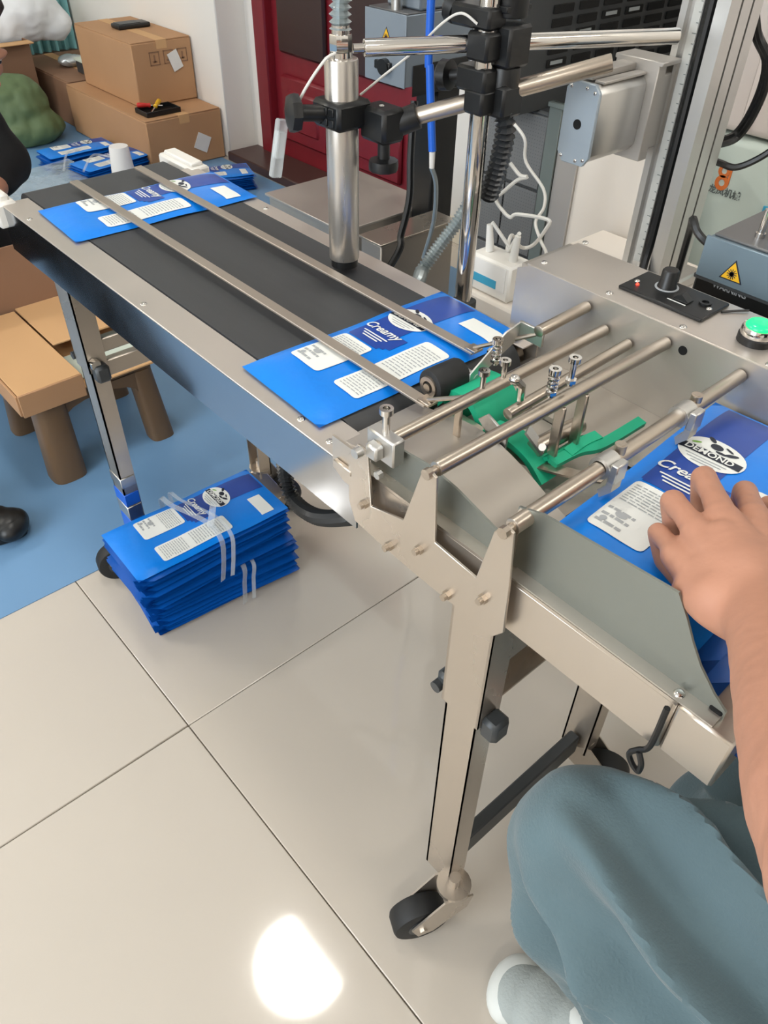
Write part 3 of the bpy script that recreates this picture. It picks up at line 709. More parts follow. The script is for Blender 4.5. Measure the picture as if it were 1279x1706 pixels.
# clear straps round the bundles
for z0, z1, cx, cy, lab, tw in ((.093, .1815, .405, .912, 'crumpled clear strap tied round the upper bundle of the floor stack', .02), (-.001, .0935, .4215, .925, 'clear strap tied round the lower bundle of the floor stack', -.02)):
    s_ = MB(); hw = .0795
    if z0 < 0: pts = [(cx + .012, cy - hw - .004, .0025), (cx + .016, cy - hw - .004, .05), (cx + .02, cy - hw, z1 - .002), (cx + .022, cy, z1 + .001), (cx + .02, cy + hw, z1), (cx + .016, cy + hw + .003, .05), (cx + .012, cy + hw + .003, .0025)]
    else: pts = [(cx - .012, cy - hw - .003, z0 + .006), (cx - .004, cy - hw - .002, z0 + .05), (cx, cy - hw + .002, z1 - .002), (cx + .004, cy - .04, z1 + .003), (cx - .006, cy, z1 + .0045), (cx - .02, cy + .045, z1 + .003), (cx - .022, cy + hw, z1 - .002), (cx - .02, cy + hw + .004, z0 + .05), (cx - .02, cy + hw + .003, z0 + .006)]
    s_.ribbon(smooth_path(pts, 7), (.0045, .001, 0), .0005)
    s_.ribbon(smooth_path([Vector(p) + Vector((.018, -.0012 if i < 3 else .001, .001)) for i, p in enumerate(pts)], 7), (.0032, -.001, 0), .0005)
    if z0 > 0: s_.ribbon(smooth_path([(cx, cy - .045, z1 + .006), (cx + .028, cy - .01, z1 + .012), (cx + .038, cy + .005, z1 + .008)], 6), (.004, -.004, .001), .0005)
    single('strap', s_, M['strap'], lab, 'strap', 'clear straps round the floor stack')
# far bundles of the same pouches
def bundle(cx, cy, rz, n, lab, grp, z0=.002):
    for k in range(n):
        o = copy_tree(proto) if k == n - 1 else plain.copy()
        if k < n - 1: COL.objects.link(o)
        tagp(o, ('topmost printed blue ' if k == n - 1 else ORD[n - 2 - k] + ' blue ') + lab, grp, (cx + random.uniform(-.008, .008), cy + random.uniform(-.008, .008), z0 + k * .0068), rz + random.uniform(-.05, .05))
bundle(1.26, 3.0, .15, 10, 'pouch of the front bundle by the long carton', 'pouches of the bundle by the long carton')
bundle(1.23, 3.22, .05, 9, 'pouch of the rear bundle near the green sack', 'pouches of the rear bundle near the green sack')
bundle(1.50, 2.64, -.3, 9, 'pouch of the bundle before the white pillar', 'pouches of the bundle before the pillar')

# ================================================================== PRINT HEAD STAND
st = thing('sensor_stand', 'chrome post with black clamps and steel rods holding a steel barrel above the belt', 'stand', (.67, .603, .548))
def Q(name, mb, m, label=None, parent=None, kind=None): return part(name, mb, m, parent or st, label, kind, 14 if name == 'conduit' else 38)
Q('mount_bracket', MB().box((.6305, .575, .566), (.634, .631, .612), .001).box((.634, .590, .572), (.684, .616, .606), .003), M['dark'])
Q('post', MB().cyl((.67, .603, .548), (.67, .603, 1.22), .0105, seg=24), M['chrome'])
BX, BY = .576, .72
br = Q('barrel', MB().cyl((BX, BY, .645), (BX, BY, .862), .0182, seg=36, bev=.0012), M['barrel'], 'brushed steel barrel')
Q('barrel_cap', MB().cyl((BX, BY, .636), (BX, BY, .645), .0165, seg=30), M['black'], parent=br)
Q('gland_nut', MB().cyl((BX, BY, .862), (BX, BY, .868), .012, seg=20).cyl((BX, BY, .868), (BX, BY, .884), .0118, seg=6, bev=.001).cyl((BX, BY, .884), (BX, BY, .892), .0095, seg=18), M['chrome'], parent=br)
pp, rr = corrugate([(BX, BY, .888), (BX + .002, BY, .92), (BX + .016, BY - .004, .965), (BX + .05, BY - .03, 1.03), (BX + .085, BY - .08, 1.10), (.672, .612, 1.16)], .0096, .0065, .0022)
Q('conduit', MB().tube(pp, rr, 12), M['conduit'])
# rods
def dirp(a, b_, t): return Vector(a).lerp(Vector(b_), t)
ZA = .880
Q('upper_rod', MB().cyl((.566, .671, ZA), (.879, .516, ZA), .0082, seg=22, bev=.0008).cyl((.556, .676, ZA), (.566, .671, ZA), .0045, seg=10), M['chrome'])
Q('lower_rod', MB().cyl((.627, .665, .807), (.768, .517, .868), .0088, seg=22, bev=.0008), M['rod'])
# stacked black cross clamps beside the post
ck = MB(); cx, cy = .692, .593
ck.cyl((cx, cy, .905), (cx, cy, .975), .0165, seg=18, bev=.002).box((cx - .017, cy - .017, .862), (cx + .017, cy + .017, .900), .003).cyl((cx, cy, .82), (cx, cy, .862), .0160, seg=18, bev=.002)
ck.box((cx - .016, cy - .016, .815), (cx + .016, cy + .016, .846), .003).box((.655, .588, .868), (.70, .618, .894), .003).box((.657, .590, .818), (.70, .618, .842), .003)
for k in range(5): ck.box((cx - .0185, cy - .010, .91 + k * .012), (cx + .0185, cy + .010, .916 + k * .012), .001)
Q('cross_clamp', ck, M['black'])
ck = MB(); ck.cyl((.675, .63, .85), (.668, .655, .845), .006).lathe([(.006, 0), (.015, .002), (.0155, .012), (.011, .016)], (.670, .648, .846), 12, (-.2, 1, -.1)); ck.box((.658, .59, .838), (.684, .632, .862), .003)
Q('clamp_knob', ck, M['black'])
ck = MB(); ck.lathe([(.006, 0), (.014, .002), (.0145, .012), (.010, .016)], (.672, .645, .905), 12, (-.1, 1, .3)); ck.box((.657, .59, .895), (.684, .645, .915), .003)
Q('clamp_knob', ck, M['black'])
# clamp on the barrel
bc = MB(); bc.box((BX - .024, BY - .024, .796), (BX + .024, BY + .024, .824), .004)
for i in range(3):
    for j in range(2): bc.box((BX - .0255, BY - .016 + i * .011, .800 + j * .011), (BX - .0235, BY - .008 + i * .011, .808 + j * .011), .0008)
bc.box((BX + .012, BY - .056, .784), (BX + .044, BY - .014, .819), .004); bc.cyl((BX + .036, BY - .038, .797), (.633, .659, .810), .0135, seg=18, bev=.001)
bcl = Q('barrel_clamp', bc, M['black'])
kn = MB(); kn.cyl((BX - .02, BY + .004, .811), (BX - .050, BY + .014, .814), .0085, seg=14)
kn.lathe([(.010, 0), (.0185, .003), (.0195, .008), (.0185, .013), (.008, .016)], (BX - .046, BY + .0125, .8135), 8, (-.94, .32, .06)); Q('clamp_knob', kn, M['black'], parent=bcl)
kn = MB(); kn.cyl((BX + .03, BY - .036, .786), (BX + .03, BY - .036, .762), .007, seg=12).lathe([(.010, 0), (.0165, .002), (.0170, .007), (.0165, .013), (.006, .0155)], (BX + .03, BY - .036, .750), 10); Q('clamp_knob', kn, M['black'], parent=bcl)
Q('clamp_screw', MB().sph((BX + .026, BY - .036, .8195), .003, (1, 1, .5), 8), M['chrome'], parent=bcl)
# thin white lead with clear connector
Q('lead', MB().tube(smooth_path([(BX - .010, BY - .004, .868), (BX - .022, BY, .862), (BX - .040, BY + .012, .835), (BX - .050, BY + .03, .80)], 8), .0016, 7), M['cable'])
Q('clear_connector', MB().box((-.007, -.004, -.030), (.007, .004, .030), .0015).box((-.005, -.0045, -.010), (.005, .0045, .018), .001), M['clear']).matrix_local = Matrix.Translation(Vector((BX - .066, BY + .03, .777)) - ORG['sensor_stand']) @ Matrix.Rotation(.25, 4, 'Y') @ Matrix.Translation(ORG['sensor_stand'])
Q('lead', MB().tube(smooth_path([at(600, 158, y=.72), at(640, 125, y=.70), at(690, 85, y=.67), at(735, 40, y=.64), at(768, 22, y=.62), at(795, 40, y=.605)], 8), .0013, 7), M['cable'])
# black corrugated lead hanging from the clamp
pp, rr = corrugate([(.69, .590, .82), at(842, 215, x=.692), at(830, 275, x=.696), at(813, 330, x=.700)], .0095, .0065, .0024)
Q('conduit', MB().tube(pp, rr, 10), M['bconduit'])

# ================================================================== LASER MARKER ON A BENCH BEHIND THE HOUSING
bn = thing('bench', 'low cream topped bench behind the control housing', 'bench', (.88, .33, 0))
part('top', MB().box((.725, .0, .555), (1.04, .66, .583), .003), M['cream'], bn)
for x in (.75, 1.015):
    for y in (.03, .63): part('leg', MB().box((x - .018, y - .018, 0), (x + .018, y + .018, .555), .003), M['dark'], bn)
lc = thing('laser_column', 'tall aluminium column with a ruler scale and a grey slide block on the bench', 'column', (.93, .45, .583))
def LQ(name, mb, m, label=None, parent=None): return part(name, mb, m, parent or lc, label)
CX0, CX1, CY0, CY1 = .905, .975, .478, .535
LQ('base', MB().box((.885, .462, .583), (.995, .555, .600), .003), M['alu'])
prof = [(CX0, CY0), (CX0 + .022, CY0), (CX0 + .022, CY0 + .005), (CX0 + .026, CY0 + .005), (CX0 + .026, CY0), (CX0 + .046, CY0), (CX0 + .046, CY0 + .005), (CX0 + .050, CY0 + .005), (CX0 + .050, CY0), (CX1, CY0),
        (CX1, CY1), (CX0, CY1), (CX0, CY1 - .008), (CX0 + .007, CY1 - .008), (CX0 + .007, CY1 - .016), (CX0, CY1 - .016), (CX0, CY0 + .030), (CX0 + .009, CY0 + .030), (CX0 + .009, CY0 + .016), (CX0, CY0 + .016)]
cp_ = LQ('extrusion', MB().prism(prof, 'z', .60, 1.45), M['alu'])
LQ('ruler', MB().box((CX0 - .001, CY0 + .0305, .62), (CX0, CY1 - .0165, 1.44)), M['ruler'], 'pale ruler scale strip', parent=cp_)
tk = MB()
for k in range(80):
    z = .63 + k * .01; tk.box((CX0 - .0014, CY0 + .031, z), (CX0 - .0009, CY0 + (.0335 if k % 5 else .0355), z + .0007))
LQ('ruler_ticks', tk, M['olive'], parent=cp_)
LQ('groove_cable', MB().tube(smooth_path([(CX0 + .003, CY0 + .023, 1.44), (CX0 + .003, CY0 + .023, .8), (CX0 + .002, CY0 + .023, .66), (CX0 - .006, CY0 + .020, .62), (CX0 - .02, CY0 + .01, .590)], 8), .0052, 8), M['black'], 'black cable along the groove')
# slide block
bl = MB(); bl.prism([(.533, .768), (.533, .832), (.540, .840), (.566, .840), (.573, .833), (.573, .768), (.566, .760), (.540, .760)], 'x', .782, .868, .001)
sb = LQ('slide_block', bl, M['alu'], 'grey aluminium slide block')
LQ('end_plate', MB().prism([(.531, .768), (.531, .834), (.538, .842), (.567, .842), (.575, .834), (.575, .768), (.567, .758), (.538, .758)], 'x', .777, .782, .0006), M['plate'], parent=sb)
LQ('plate_hole', MB().cyl((.7762, .553, .800), (.779, .553, .800), .0052, seg=20), M['holed'], parent=sb)
for y, z in ((.537, .834), (.548, .837), (.569, .836), (.538, .765), (.548, .7625), (.569, .764)): LQ('screw', MB().sph((.777, y, z), .0022, (.5, 1, 1), 8), M['chrome'], parent=sb)
LQ('slide_rail', MB().box((.79, .552, .842), (.885, .572, .850), .001).box((.79, .536, .8405), (.868, .549, .8435), .0006), M['alud'], parent=sb)
LQ('bracket', MB().box((.868, .522, .750), (.884, .580, .852), .001).box((.868, .518, .850), (.905, .582, .855), .001).box((.884, .525, .76), (.905, .578, .84), .002), M['alud'])
# black bundle and cables by the column
cb = MB()
for k in range(3):
    o = Vector((.004 * k, .005 * k, .004 * (k % 2)))
    cb.tube([p + o for p in smooth_path([(CX1 - .002, CY0 + .03, .96), at(1262, 50, x=1.02), at(1282, 110, x=1.02), at(1262, 180, x=1.03), at(1225, 232, x=1.04), (CX1 + .004, CY1 - .03, .75)], 8)], .0042, 7)
LQ('cable_bundle', cb, M['black'])
LQ('cable_loop', MB().tube(smooth_path([(CX1 - .002, CY0 + .012, .742), at(1200, 272, x=1.0), at(1225, 279, x=1.01), at(1260, 266, x=1.02), at(1300, 240, x=1.03), (1.03, .40, .80), (1.015, .38, .585)], 8), .0042, 7), M['black'])

def laser_head(loc, w_, d_, h_, label, stand, mface):
    """box head: -x face width w_ (y), depth d_ (x), height h_; loc = front lower +y corner"""
    x, y, z = loc; t = thing('laser_head', label, 'laser', (x + d_ / 2, y - w_ / 2, stand))
    b_ = part('body', MB().box((x, y - w_, z), (x + d_, y, z + h_), .0015), mface, t)
    part('face_plate', MB().box((x - .003, y - w_ - .001, z - .001), (x, y + .001, z + h_ + .001), .0006), mface, t)
    part('top_cover', MB().box((x + .004, y - w_ + .003, z + h_), (x + d_ - .004, y - .003, z + h_ + .003), .001), M['dgrey'], t)
    return t
def laser_sign(t, x, yc, zc, s_):
    """yellow laser triangle on a face looking to -x"""
    def tri(k): return [(yc - k, zc - k * .62), (yc + k, zc - k * .62), (yc, zc + k * 1.1)]
    a = part('warning_sign', MB().prism(tri(s_ * 1.0), 'x', x - .0006, x), M['ink'], t, 'yellow laser warning triangle')
    part('sign_face', MB().prism(tri(s_ * .84), 'x', x - .0009, x - .0006), M['yellow'], a)
    m = MB(); m.cyl((x - .0013, yc, zc - s_ * .05), (x - .0009, yc, zc - s_ * .05), s_ * .2, seg=14)
    for k in range(12):
        an = 2 * PI * k / 12; rr_ = s_ * .42; th = .03 * s_
        p = Vector((x - .0011, yc + math.cos(an) * rr_ * .5, zc - s_ * .05 + math.sin(an) * rr_ * .5))
        m.box(p - Vector((.0002, rr_ / 2, th)), p + Vector((.0002, rr_ / 2, th)), rot=Matrix.Rotation(an, 3, 'X'))
    part('sign_symbol', m, M['ink'], a)
lh = laser_head((.762, .359, .700), .125, .16, .040, 'slate laser head with black base and yellow triangle behind the start button', .583, M['slate'])
part('base', MB().box((.764, .232, .583), (.925, .3625, .6995), .003), M['black'], lh, 'black base with lettering')
part('base_lip', MB().box((.7605, .232, .695), (.764, .3625, .700), .0008), M['dark'], lh)
q = at(1219, 458, x=.759); laser_sign(lh, .759, q.y, q.z + .0015, .0125)
tm = MB(); text_on(tm, 'WARNING', .0078, (.7638, at(1215, 484, x=.764).y, at(1215, 484, x=.764).z), (0, -1, 0), (0, 0, 1), .0003, .0002); part('base_lettering', tm, M['inkg'], lh)
q = at(1236, 392, x=.80)
part('upper_block', MB().box((.795, .20, .743), (.90, .314, .768), .0012), M['grey'], lh)
part('thumb_pin', MB().cyl((.791, .321, .743), (.791, .321, .771), .0034, seg=14).cyl((.791, .321, .743), (.791, .321, .7475), .005, seg=14), M['chrome'], lh)
part('side_cable', MB().tube(smooth_path([(.80, .359, .718), (.792, .372, .720), (.79, .386, .728), (.80, .40, .735), (.84, .42, .70), (.86, .43, .588)], 6), .0042, 7), M['black'], lh)

# second laser head on a black stand in the background
l2 = laser_head((1.25, 1.474, .620), .128, .20, .132, 'grey laser head with yellow triangle on a black stand before the red door', 0, M['grey'])
laser_sign(l2, 1.247, 1.405, .707, .017)
part('lens_knob', MB().cyl((1.235, 1.405, .652), (1.25, 1.405, .652), .016, seg=16).box((1.238, 1.385, .645), (1.249, 1.435, .662), .002), M['black'], l2)
part('upper_head', MB().box((1.29, 1.35, .756), (1.47, 1.455, .90), .004), M['grey'], l2)
part('top_stud', MB().cyl((1.27, 1.40, .755), (1.27, 1.40, .80), .012, seg=14), M['alu'], l2)
part('stand_post', MB().box((1.36, 1.36, .02), (1.44, 1.43, .62), .006), M['black'], l2)
part('stand_base', MB().box((1.34, 1.335, 0), (1.52, 1.44, .02), .004), M['black'], l2)
part('side_plate', MB().box((1.27, 1.3435, .60), (1.44, 1.3455, .66), .001), M['black'], l2)

# blue tube hanging from the overhead arm with a grey end
oa = thing('air_tube', 'bright blue tube hanging from the ceiling with a grey end', 'tube', (.93, at(719, 0, x=.93).y, CEIL))
tb = [at(718, 0, x=.93), at(716, 120, x=.93), at(720, 252, x=.93)]
part('blue_tube', MB().tube(smooth_path([(.93, tb[0].y + .002, CEIL - .012), (.93, tb[0].y + .002, 1.6), *tb], 6), .0062, 12), M['tubeblue'], oa)
part('ceiling_hook', MB().cyl((.93, tb[0].y + .002, CEIL - .02), (.93, tb[0].y + .002, CEIL), .03, seg=20), M['wplast'], oa)
tl = tb[-1]; part('tube_end', MB().cyl(tl, tl + Vector((.001, 0, -.026)), .0050, .0042, 14), M['paper'], oa, 'pale grey tube end')
part('tail_lead', MB().tube(smooth_path([tl + Vector((0, 0, -.025)), at(726, 310, x=.95), at(722, 370, x=.98), at(705, 430, x=1.0)], 6), .004, 7), M['conduit'], oa)

# perforated black cabinet with slotted unit on top
pc = thing('equipment_cabinet', 'tall black equipment cabinet with a perforated side and slotted upper unit', 'cabinet', (1.3, .875, 0))
part('body', MB().box((1.053, .80, .02), (1.50, .948, .715), .004), M['dark'], pc)
for i in range(2):
    for j in range(6):
        y0 = .803 + i * .0725; z0 = .03 + j * .114
        part('perforated_panel', MB().box((1.049, y0, z0), (1.054, y0 + .0695, z0 + .109), .0012), M['mesh'], pc)
part('plinth', MB().box((1.07, .82, 0), (1.48, .935, .02)), M['black'], pc)
part('upper_unit', MB().box((.985, .835, .7155), (1.55, .905, 1.12), .006), M['dark'], pc)
fr_ = MB(); fr_.box((.985, .826, .7155), (1.55, .8345, 1.12))
part('slot_backing', fr_, M['dark'], pc)
sl = MB()
for r_ in range(9):
    for c_ in range(6):
        sl.box((1.055 + c_ * .060, .8235, .755 + r_ * .0175), (1.101 + c_ * .060, .8265, .766 + r_ * .0175), .0008)
part('vent_slots', sl, M['holed'], pc, 'rows of black vent slots', 'stuff')
for c_, r_ in ((2, 4), (3, 4), (3, 5), (1, 3), (4, 5), (0, 1)): part('slot_glint', MB().box((1.062 + c_ * .060, .8228, .759 + r_ * .0175), (1.090 + c_ * .060, .8236, .764 + r_ * .0175)), M['silver'], pc, 'silver bar set as a glint of metal in a slot')  # silver bars laid over some slots as glints of metal

# cream side cabinet with a grey edge plate
cc = thing('cream_cabinet', 'cream cabinet with a grey edge strip behind the aluminium column', 'cabinet', (1.11, .69, 0))
part('body', MB().box((1.055, .595, 0), (1.17, .775, .70), .004), M['cream'], cc)
part('edge_strip', MB().box((1.050, .735, 0), (1.056, .776, .70), .001), M['alud'], cc)
part('edge_plate', MB().box((1.046, .776, .42), (1.050, .800, .735), .0006).box((1.040, .735, .728), (1.052, .800, .735), .001), M['edge'], cc)
# pale machine cover with logo
mc = thing('machine_cover', 'pale green machine cover with an orange logo at the right edge', 'cover', (1.38, .44, 0))
part('lower_cover', MB().box((1.2, .30, 0), (1.55, .63, .707), .012, seg=3), M['pale'], mc)
part('upper_cover', MB().box((1.205, .26, .711), (1.6, .66, 1.25), .012, seg=3), M['pink'], mc)
part('upper_rib', MB().box((1.199, .555, .72), (1.206, .57, 1.24), .002), M['pink'], mc)
lg = at(1204, 292, x=1.1985)
m = MB(); m.ring((1.1985, lg.y, lg.z + .006), (1.1998, lg.y, lg.z + .006), .0095, .0045, 22); m.ring((1.1985, lg.y - .001, lg.z - .011), (1.1998, lg.y - .001, lg.z - .011), .011, .005, 24)
m.box((1.1987, lg.y - .0125, lg.z - .012), (1.1998, lg.y - .0085, lg.z + .012), .0004)
part('logo', m, M['orange'], mc, 'orange double ring logo')
lt = at(1206, 320, x=1.199); tm = MB(); text_on(tm, '龙凤机械', .0135, (1.1995, lt.y, lt.z - .001), (0, -1, 0), (0, 0, 1), .0006, .0003); part('lettering', tm, M['olive'], mc, 'dark grey lettering')
part('side_strip', MB().box((1.196, at(1276, 330, x=1.196).y - .02, .60), (1.1995, at(1276, 330, x=1.196).y, .63), .0004), M['cyan'], mc, 'cyan strip')
# white power adapter
ad = thing('power_adapter', 'white power adapter with a cyan label beside the control housing', 'adapter', (.76, .60, .583))
part('body', MB().box((.735, .585, .5832), (.775, .655, .632), .003), M['wplast'], ad)
part('front_label', MB().box((.7342, .592, .596), (.7352, .648, .628)), M['paper'], ad)
part('cyan_band', MB().box((.7338, .606, .597), (.7344, .648, .608)), M['cyan'], ad, 'cyan printed band')
part('plug', MB().cyl((.755, .64, .632), (.755, .645, .665), .006, .004, 12), M['cable'], ad); part('plug', MB().cyl((.755, .60, .632), (.755, .597, .665), .006, .004, 12), M['cable'], ad)
# looping white lead
wl_ = [at(850, 272, x=.86), at(866, 292, x=.86), at(878, 295, x=.86), at(862, 300, x=.86), at(838, 320, x=.86), at(826, 332, x=.86), at(838, 352, x=.86), at(850, 362, x=.86), at(862, 357, x=.86), at(912, 366, x=.86), at(910, 380, x=.86), at(888, 408, x=.86), at(868, 412, x=.85), at(852, 392, x=.80), at(845, 420, x=.775), (.757, .597, .668)]
single('white_lead', MB().tube(smooth_path(wl_, 6), .0026, 7), M['cable'], 'white lead looping in the air before the perforated cabinet', 'lead')
wl_ = [at(855, 205, x=.95), at(874, 232, x=.95), at(876, 270, x=.95), at(905, 315, x=.95), at(906, 345, x=.94), at(892, 370, x=.92), at(900, 400, x=.90), at(910, 428, x=.88), (.80, .60, .60), (.757, .643, .668)]
single('white_lead', MB().tube(smooth_path(wl_, 6), .0024, 7), M['cable'], 'thin white lead running down behind the looping one', 'lead')
# corrugated grey conduit falling behind the belt
pp, rr = corrugate([(.70, .62, .845), at(800, 185, x=.80), at(794, 240, x=.80), at(787, 320, x=.80), at(766, 363, x=.78), at(735, 405, x=.755), at(705, 447, x=.73), at(682, 478, x=.69), (.655, .80, .565), (.634, .80, .575)], .0084, .0048, .0015)
single('grey_conduit', MB().tube(pp, rr, 10), M['conduit'], 'grey corrugated conduit running behind the chrome post and down behind the belt', 'conduit', sharp=14)
pp = smooth_path([at(690, 168, x=1.22), at(684, 260, x=1.20), at(682, 330, x=1.18), at(668, 390, x=1.15), at(652, 440, x=1.12), (.99, 1.36, .009)], 8)
single('black_cable', MB().tube(pp, .008, 8), M['black'], 'thick black cable hanging below the far laser head', 'cable')
# stainless machine low behind the belt
sm = thing('steel_hopper', 'low stainless machine with an upright slab behind the barrel', 'machine', (1.3, 1.72, 0))
def box_rot(name, lo, hi, m, bev=.003): return part(name, MB().box(lo, hi, bev), m, sm)
box_rot('body', (1.155, 1.45, .06), (1.45, 1.76, .30), M['steelm']); box_rot('top_plate', (1.148, 1.44, .30), (1.456, 1.768, .306), M['steelx'], .001)
box_rot('upright_slab', (1.10, 1.245, .06), (1.33, 1.315, .345), M['steelm']); box_rot('slab_lid', (1.096, 1.241, .345), (1.334, 1.319, .350), M['steel'], .001)
box_rot('side_box', (1.10, 1.33, .06), (1.16, 1.40, .27), M['steel'])
for x, y in ((1.18, 1.48), (1.42, 1.48), (1.18, 1.73), (1.42, 1.73), (1.13, 1.28), (1.30, 1.28)): part('foot', MB().cyl((x, y, 0), (x, y, .062), .016, seg=12), M['black'], sm)
# grey-blue plastic bag slumped on the floor
def blob(pts, voxel, amp, fs, smooth=3):
    mb = MB()
    for c_, r_, s_ in pts: mb.sph(c_, r_, s_, 14)
    return remesh(mb, voxel, smooth, lambda p, n: amp * (noise.noise(p * fs) + .6 * abs(noise.noise(p * fs * 2.1))))
bgp = blob([((1.0, 1.19, .09), .09, (.8, .8, .9)), ((.97, 1.16, .15), .06, (.8, .8, 1.2)), ((1.0, 1.22, .20), .045, (.7, .7, 1.4))], .008, .012, 18)
for v in bgp.bm.verts: v.co.z = max(v.co.z, .004)
single('plastic_bag', bgp, mat('blue_grey_bag', '5e6f8c', .35, bump=.3, bs=30), 'blue grey plastic bag slumped on the sheet behind the chrome post', 'bag')
b2 = blob([((.84, 1.06, .06), .06, (1, .8, .8)), ((.82, 1.00, .05), .045, (1, 1, .8))], .007, .010, 20)
for v in b2.bm.verts: v.co.z = max(v.co.z, .004)
single('plastic_bag', b2, M['tubeblue'], 'bright blue plastic bag on the sheet beside the far table edge', 'bag')

# ================================================================== BACK LEFT: CARTONS, SACKS
def carton(name, lo, hi, label, m, marks=(), rz=0, lid=True):
    lo = Vector(lo); hi = Vector(hi); t = thing('carton', label, 'carton', ((lo.x + hi.x) / 2, (lo.y + hi.y) / 2, lo.z))
    part('body', MB().box(lo, hi - Vector((0, 0, .004)), .004), m, t)
    if lid:
        ym = (lo.x + hi.x) / 2
        part('flap', MB().box((lo.x + .002, lo.y + .002, hi.z - .004), (ym - .0015, hi.y - .002, hi.z), .001), m, t)
        part('flap', MB().box((ym + .0015, lo.y + .002, hi.z - .004), (hi.x - .002, hi.y - .002, hi.z), .001), m, t)
        part('tape', MB().box((ym - .022, lo.y - .0008, hi.z - .03), (ym + .022, hi.y, hi.z + .0006)), M['cardl'], t)
    return t
lowc = carton('c', (1.40, 2.93, .002), (1.728, 3.62, .187), 'long lower carton lying under the upper one against the pillar', M['card'])
part('paper_slip', MB().box((1.60, 2.926, .045), (1.66, 2.9295, .105), rot=Matrix.Rotation(.5, 3, 'Y')), M['paper'], lowc, 'white paper slip')
upc = carton('c', (1.475, 3.10, .188), (1.730, 3.58, .408), 'upper brown carton with printed marks and a white tag', M['card'])
mk = MB()
for x0 in (1.545, 1.605, 1.665):
    for a, b_ in (((x0, .325), (x0 + .042, .328)), ((x0, .368), (x0 + .042, .371)), ((x0, .325), (x0 + .003, .371)), ((x0 + .039, .325), (x0 + .042, .371))): mk.box((a[0], 3.098, a[1]), (b_[0], 3.0998, b_[1]))
    mk.box((x0 + .012, 3.098, .335), (x0 + .030, 3.0998, .34)); mk.box((x0 + .018, 3.098, .335), (x0 + .024, 3.0998, .36))
part('printed_marks', mk, M['cardd'], upc, 'faint printed handling marks')
part('white_tag', MB().box((1.628, 3.094, .300), (1.672, 3.0975, .365), rot=Matrix.Rotation(-.35, 3, 'Y')), M['paper'], upc, 'white paper tag')
t = thing('scanner', 'black flat handset lying on the upper carton', 'handset', (1.62, 3.36, .408))
part('body', MB().box((1.55, 3.33, .4085), (1.69, 3.40, .426), .006, seg=2), M['black'], t)
part('key_pad', MB().box((1.56, 3.337, .426), (1.65, 3.393, .4275), .001), M['dark'], t)
# tools in a black tray on the lower carton ledge
t = thing('tool_tray', 'black tray on the front ledge of the lower carton', 'tray', (1.50, 3.01, .1878))
part('base', MB().box((1.43, 2.965, .1880), (1.575, 3.06, .192), .001), M['black'], t)
for lo, hi in (((1.43, 2.965, .19), (1.575, 2.969, .206)), ((1.43, 3.056, .19), (1.575, 3.06, .206)), ((1.43, 2.965, .19), (1.434, 3.06, .206)), ((1.571, 2.965, .19), (1.575, 3.06, .206))): part('rim', MB().box(lo, hi, .001), M['black'], t)
def driver(p, q_, m, label):
    p = Vector(p); q_ = Vector(q_); d_ = (q_ - p).normalized(); t = thing('screwdriver', label, 'screwdriver', (p + q_) / 2 - Vector((0, 0, .009)), 'tools in the black tray')
    L_ = (q_ - p).length
    part('handle', MB().lathe([(.006, 0), (.009, .004), (.0085, L_ * .25), (.0065, L_ * .4), (.0085, L_ * .5), (.005, L_ * .53)], p, 12, d_), m, t)
    part('shaft', MB().cyl(p + d_ * L_ * .52, q_, .0025, seg=8), M['chrome'], t)
driver((1.435, 3.045, .217), (1.53, 3.025, .205), M['red'], 'red handled screwdriver lying in the black tray')
driver((1.535, 3.055, .2155), (1.46, 2.985, .2005), M['yellow'], 'yellow handled screwdriver lying in the black tray')
# further carton, with packing on it
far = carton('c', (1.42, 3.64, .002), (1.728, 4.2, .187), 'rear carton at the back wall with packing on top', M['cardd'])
pk = blob([((1.56, 3.9, .21), .05, (1.2, 1, .5)), ((1.60, 3.85, .205), .03, (1, 1, .5))], .008, .008, 25)
for v in pk.bm.verts: v.co.z = max(v.co.z, .189)
single('packing', pk, M['silver'], 'crumpled silver packing on the rear carton', 'packing')
t = thing('parts_box', 'small grey box of parts on the rear carton', 'box', (1.60, 3.72, .187))
part('body', MB().box((1.53, 3.67, .1876), (1.68, 3.78, .235), .004), M['dark'], t); part('lid', MB().box((1.525, 3.665, .235), (1.685, 3.785, .245), .002), M['papg'], t)
# green sack, open carton, white sack
gs = blob([((1.17, 3.62, .12), .14, (1.0, .8, .95)), ((1.20, 3.60, .06), .15, (1, .8, .5)), ((1.10, 3.66, .2), .10, (1, .8, .6))], .010, .016, 11)
for v in gs.bm.verts: v.co.z = max(v.co.z, .005)
single('green_sack', gs, M['sack'], 'full green sack slumped on the floor before the cartons', 'sack')
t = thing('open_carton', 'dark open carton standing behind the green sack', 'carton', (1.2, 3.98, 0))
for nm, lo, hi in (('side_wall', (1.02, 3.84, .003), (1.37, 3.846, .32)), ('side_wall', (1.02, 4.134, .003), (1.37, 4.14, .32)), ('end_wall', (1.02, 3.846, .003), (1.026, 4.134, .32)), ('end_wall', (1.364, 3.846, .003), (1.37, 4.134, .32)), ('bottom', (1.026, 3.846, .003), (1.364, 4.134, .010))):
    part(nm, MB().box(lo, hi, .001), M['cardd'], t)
part('flap', MB().box((1.02, 3.78, .316), (1.37, 3.846, .320), .001), M['cardl'], t)
ws = blob([(at(40, 25, y=3.98), .14, (1.2, .7, .72)), (at(80, 40, y=3.97), .085, (1.25, .8, .8)), (at(0, 40, y=4.0), .15, (1, .8, .8)), ((1.2, 3.99, .28), .12, (1, .9, 1.1))], .012, .016, 11)
single('white_sack', ws, M['wsack'], 'white sack stuffed into the open carton at the back wall', 'sack')
